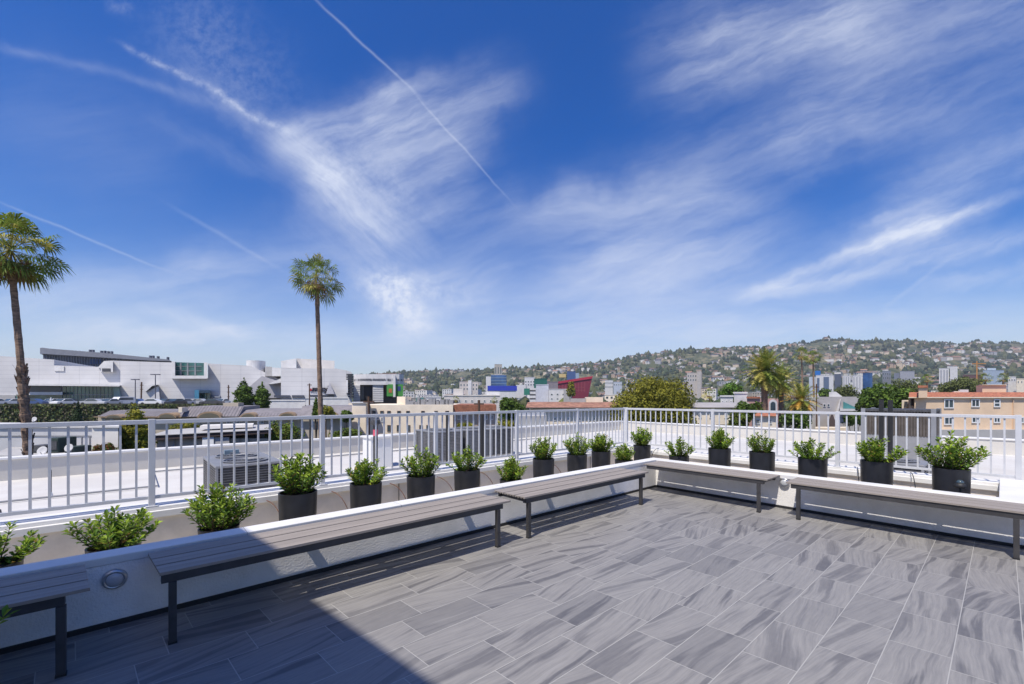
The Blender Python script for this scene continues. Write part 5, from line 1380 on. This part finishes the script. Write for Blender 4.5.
b.box('green_awning', colmat('awn', (.03,.12,.08)), 728.5, 735, 420, 424.5, -1, -.01); b.box('dark_gate', M['hvac_dark'], 716, 727, 424.5, 430, -.3, -.01)
for i, (x0, x1, yt, Y, m_) in enumerate(((752,776,416,58,cream),(782,812,414,64,offw),(846,866,416,55,slab))):
    b = BB('low_house', ['low cream house under the tallest date palm','low off white house under the golden palm','low grey house below the teal window'][i], 'house', (x0+x1)/2, Y)
    b.box('wall', m_, x0, x1, yt, None, 0, 8); MB().prism([(-.4,b.z(yt)),(8.4,b.z(yt)),(4,b.z(yt-3))], b.x(x0-1), b.x(x1+1), 'x').build('roof', terra if i == 0 else RM['brown'], b.r)
    for k in range(2): xx = x0+(x1-x0)*(k+.5)/2; b.window(xx-2, xx+2, yt+3, yt+8, fr=.07)

# ------------------------------------------------------------------ trees
tree('huge olive green domed ficus tree left of centre right', 655, 378, 440, 94, 62, L1, 21, n=26000, leaf=.15, nl=60, name='ficus_tree')
tree('dense dark green tree against the peach building', 886, 384.5, 420, 52, 60, L2, 22, n=9000, leaf=.19, nl=24)
tree('tall yellow green bushy tree beyond the left parapet', 135, 404.5, 462, 33, 28, L4, 23, n=4200, leaf=.09, kind='column')
tree('left one of the two bushy dark trees in front of the mall', 244, 378.5, 412, 19, 75, L2, 24, n=2400, kind='column', leaf=.17)
tree('right one of the two bushy dark trees in front of the mall', 262, 382.5, 412, 15, 76, L2, 25, n=2000, kind='column', leaf=.17)
tree('small dark cypress on the left, right of the big palm', 78, 401, 424, 7.5, 60, L3, 26, n=900, kind='cone', leaf=.13, name='cypress')
tree('pointed green cypress left of the slender palm trunk', 316, 397.5, 417, 8, 50, L2, 27, n=1100, kind='cone', leaf=.11, name='cypress')
tree('yellow flowering shrub behind the slender palm trunk', 326, 406, 420, 22, 48, L4, 28, n=900, kind='round', leaf=.12, name='shrub')
tree('small round tree right of the arched roofs', 347, 408, 425, 16, 46, L2, 29, n=900, leaf=.12)
tree('bushy green tree at the left end of the terracotta roof', 510, 395, 425, 30, 58, L2, 30, n=2600, leaf=.15)
tree('bright green tree behind the small white houses', 731, 383.5, 404, 30, 110, [leafm('lf_br_a',(.12,.24,.03)), L2[0]], 31, n=2400, leaf=.25)
tree('dark green tree in front of the pink building', 745, 399, 424, 22, 58, L2, 32, n=1500, leaf=.13)
tree('olive green tree behind the peach roof on the right', 960, 378, 398, 46, 130, L5, 33, n=3000, leaf=.28)
tree('olive tree behind the modern grey building', 845, 385, 402, 24, 140, L5, 34, n=1500, leaf=.28)
tree('greenish tree behind the dark tree, above the grey house', 905, 380, 402, 36, 150, L5, 35, n=2000, leaf=.3)
tree('small green tree between the white tower and palms', 826, 388, 402, 16, 150, L2, 36, n=900, leaf=.3)
tree('row of green bushes below the arched roofs', 185, 420, 440, 34, 44, L4, 37, n=1500, leaf=.11, name='shrub')
tree('wide low green bush in front of the carport', 283, 420, 446, 44, 38, [L4[1], L2[0]], 38, n=2200, leaf=.10, name='shrub')
tree('green bush row before the cream apartment block', 348, 428, 446, 40, 40, [L4[1], L2[0]], 39, n=1500, leaf=.10, name='shrub')
tree('yellow green hedge bush beyond the rooftop units', 505, 419, 438, 28, 42, L4, 40, n=1500, leaf=.10, name='shrub')
tree('low yellow green bush left of the brown pole', 465, 422, 436, 22, 42, L4, 41, n=1000, leaf=.10, name='shrub')
tree('green bush between the grey roof and palms', 738, 408, 432, 26, 46, [L4[1], L2[0]], 42, n=1400, leaf=.11, name='shrub')
tree('green garden bushes under the golden palm', 795, 410, 432, 36, 50, L2, 43, n=1700, leaf=.12, name='shrub')
tree('dark bush below the grey lilac building with teal window', 855, 411, 426, 22, 50, L2, 44, n=800, leaf=.12, name='shrub')
tree('tree clump left of the red wedge building', 512, 398, 410, 20, 180, L5, 45, n=900, leaf=.35)
tree('small tree in front of the red wedge building', 571, 379, 400, 11, 230, L4, 46, n=600, leaf=.45)
tree('tree beside the rust wall under the tallest date palm', 757, 399, 420, 16, 66, L2, 47, n=900, leaf=.14)
date_palm('tallest broad date palm with grey green crown', 764.5, 371, 22, 68, 5.0, 50, nf=90)
date_palm('date palm leaning right behind the tallest one', 781, 382, 18, 72, 4, 51, nf=60, orange=False)
date_palm('low date palm with a golden orange heart', 801, 400, 17.5, 60, 4, 52, nf=60, orange=True)
fan_palm('left one of the close pair of distant fan palms', 801.5, 354, 9, 120, 804, 53, 34, 9, 1.7, group='distant fan palms')
fan_palm('right one of the close pair of distant fan palms', 813, 357, 9, 122, 815, 54, 34, 9, 1.7, group='distant fan palms')
for i, (px, py, r_, Y, lb) in enumerate(((709.5,394,8,95,'small dark fan palm right of the ficus tree'),(927,379,6,130,'small distant palm above the peach chimney'),(985.5,378,6.5,120,'left distant palm above the peach roof block'),(1003,378,6.5,120,'right distant palm above the peach roof block'),(456,399,4.5,100,'small palm on the far side of the white building'),(494,400,4.5,90,'small palm right of the brown pole by the white building'))):
    fan_palm(lb, px, py, r_, Y, px+1, 60+i, 26, 9, 1.5, group='distant fan palms')
for i, (px, yt) in enumerate(((935,357),(971,341),(979,341.5),(820,339.5),(826,339))):
    pass

# ================================================================== AIR
hz = bpy.data.materials.new('haze'); hz.use_nodes = True; nt = hz.node_tree; nt.nodes.clear()
o_ = nt.nodes.new('ShaderNodeOutputMaterial'); pv = nt.nodes.new('ShaderNodeVolumePrincipled')
pv.inputs['Color'].default_value = (.86,.90,1.0,1); pv.inputs['Density'].default_value = .00014; pv.inputs['Anisotropy'].default_value = .2
nt.links.new(pv.outputs[0], o_.inputs['Volume'])
h_ = MB().box(-4300,-4300,-13.2,4300,4300,300).build('haze', hz); tag(h_, kind='stuff')
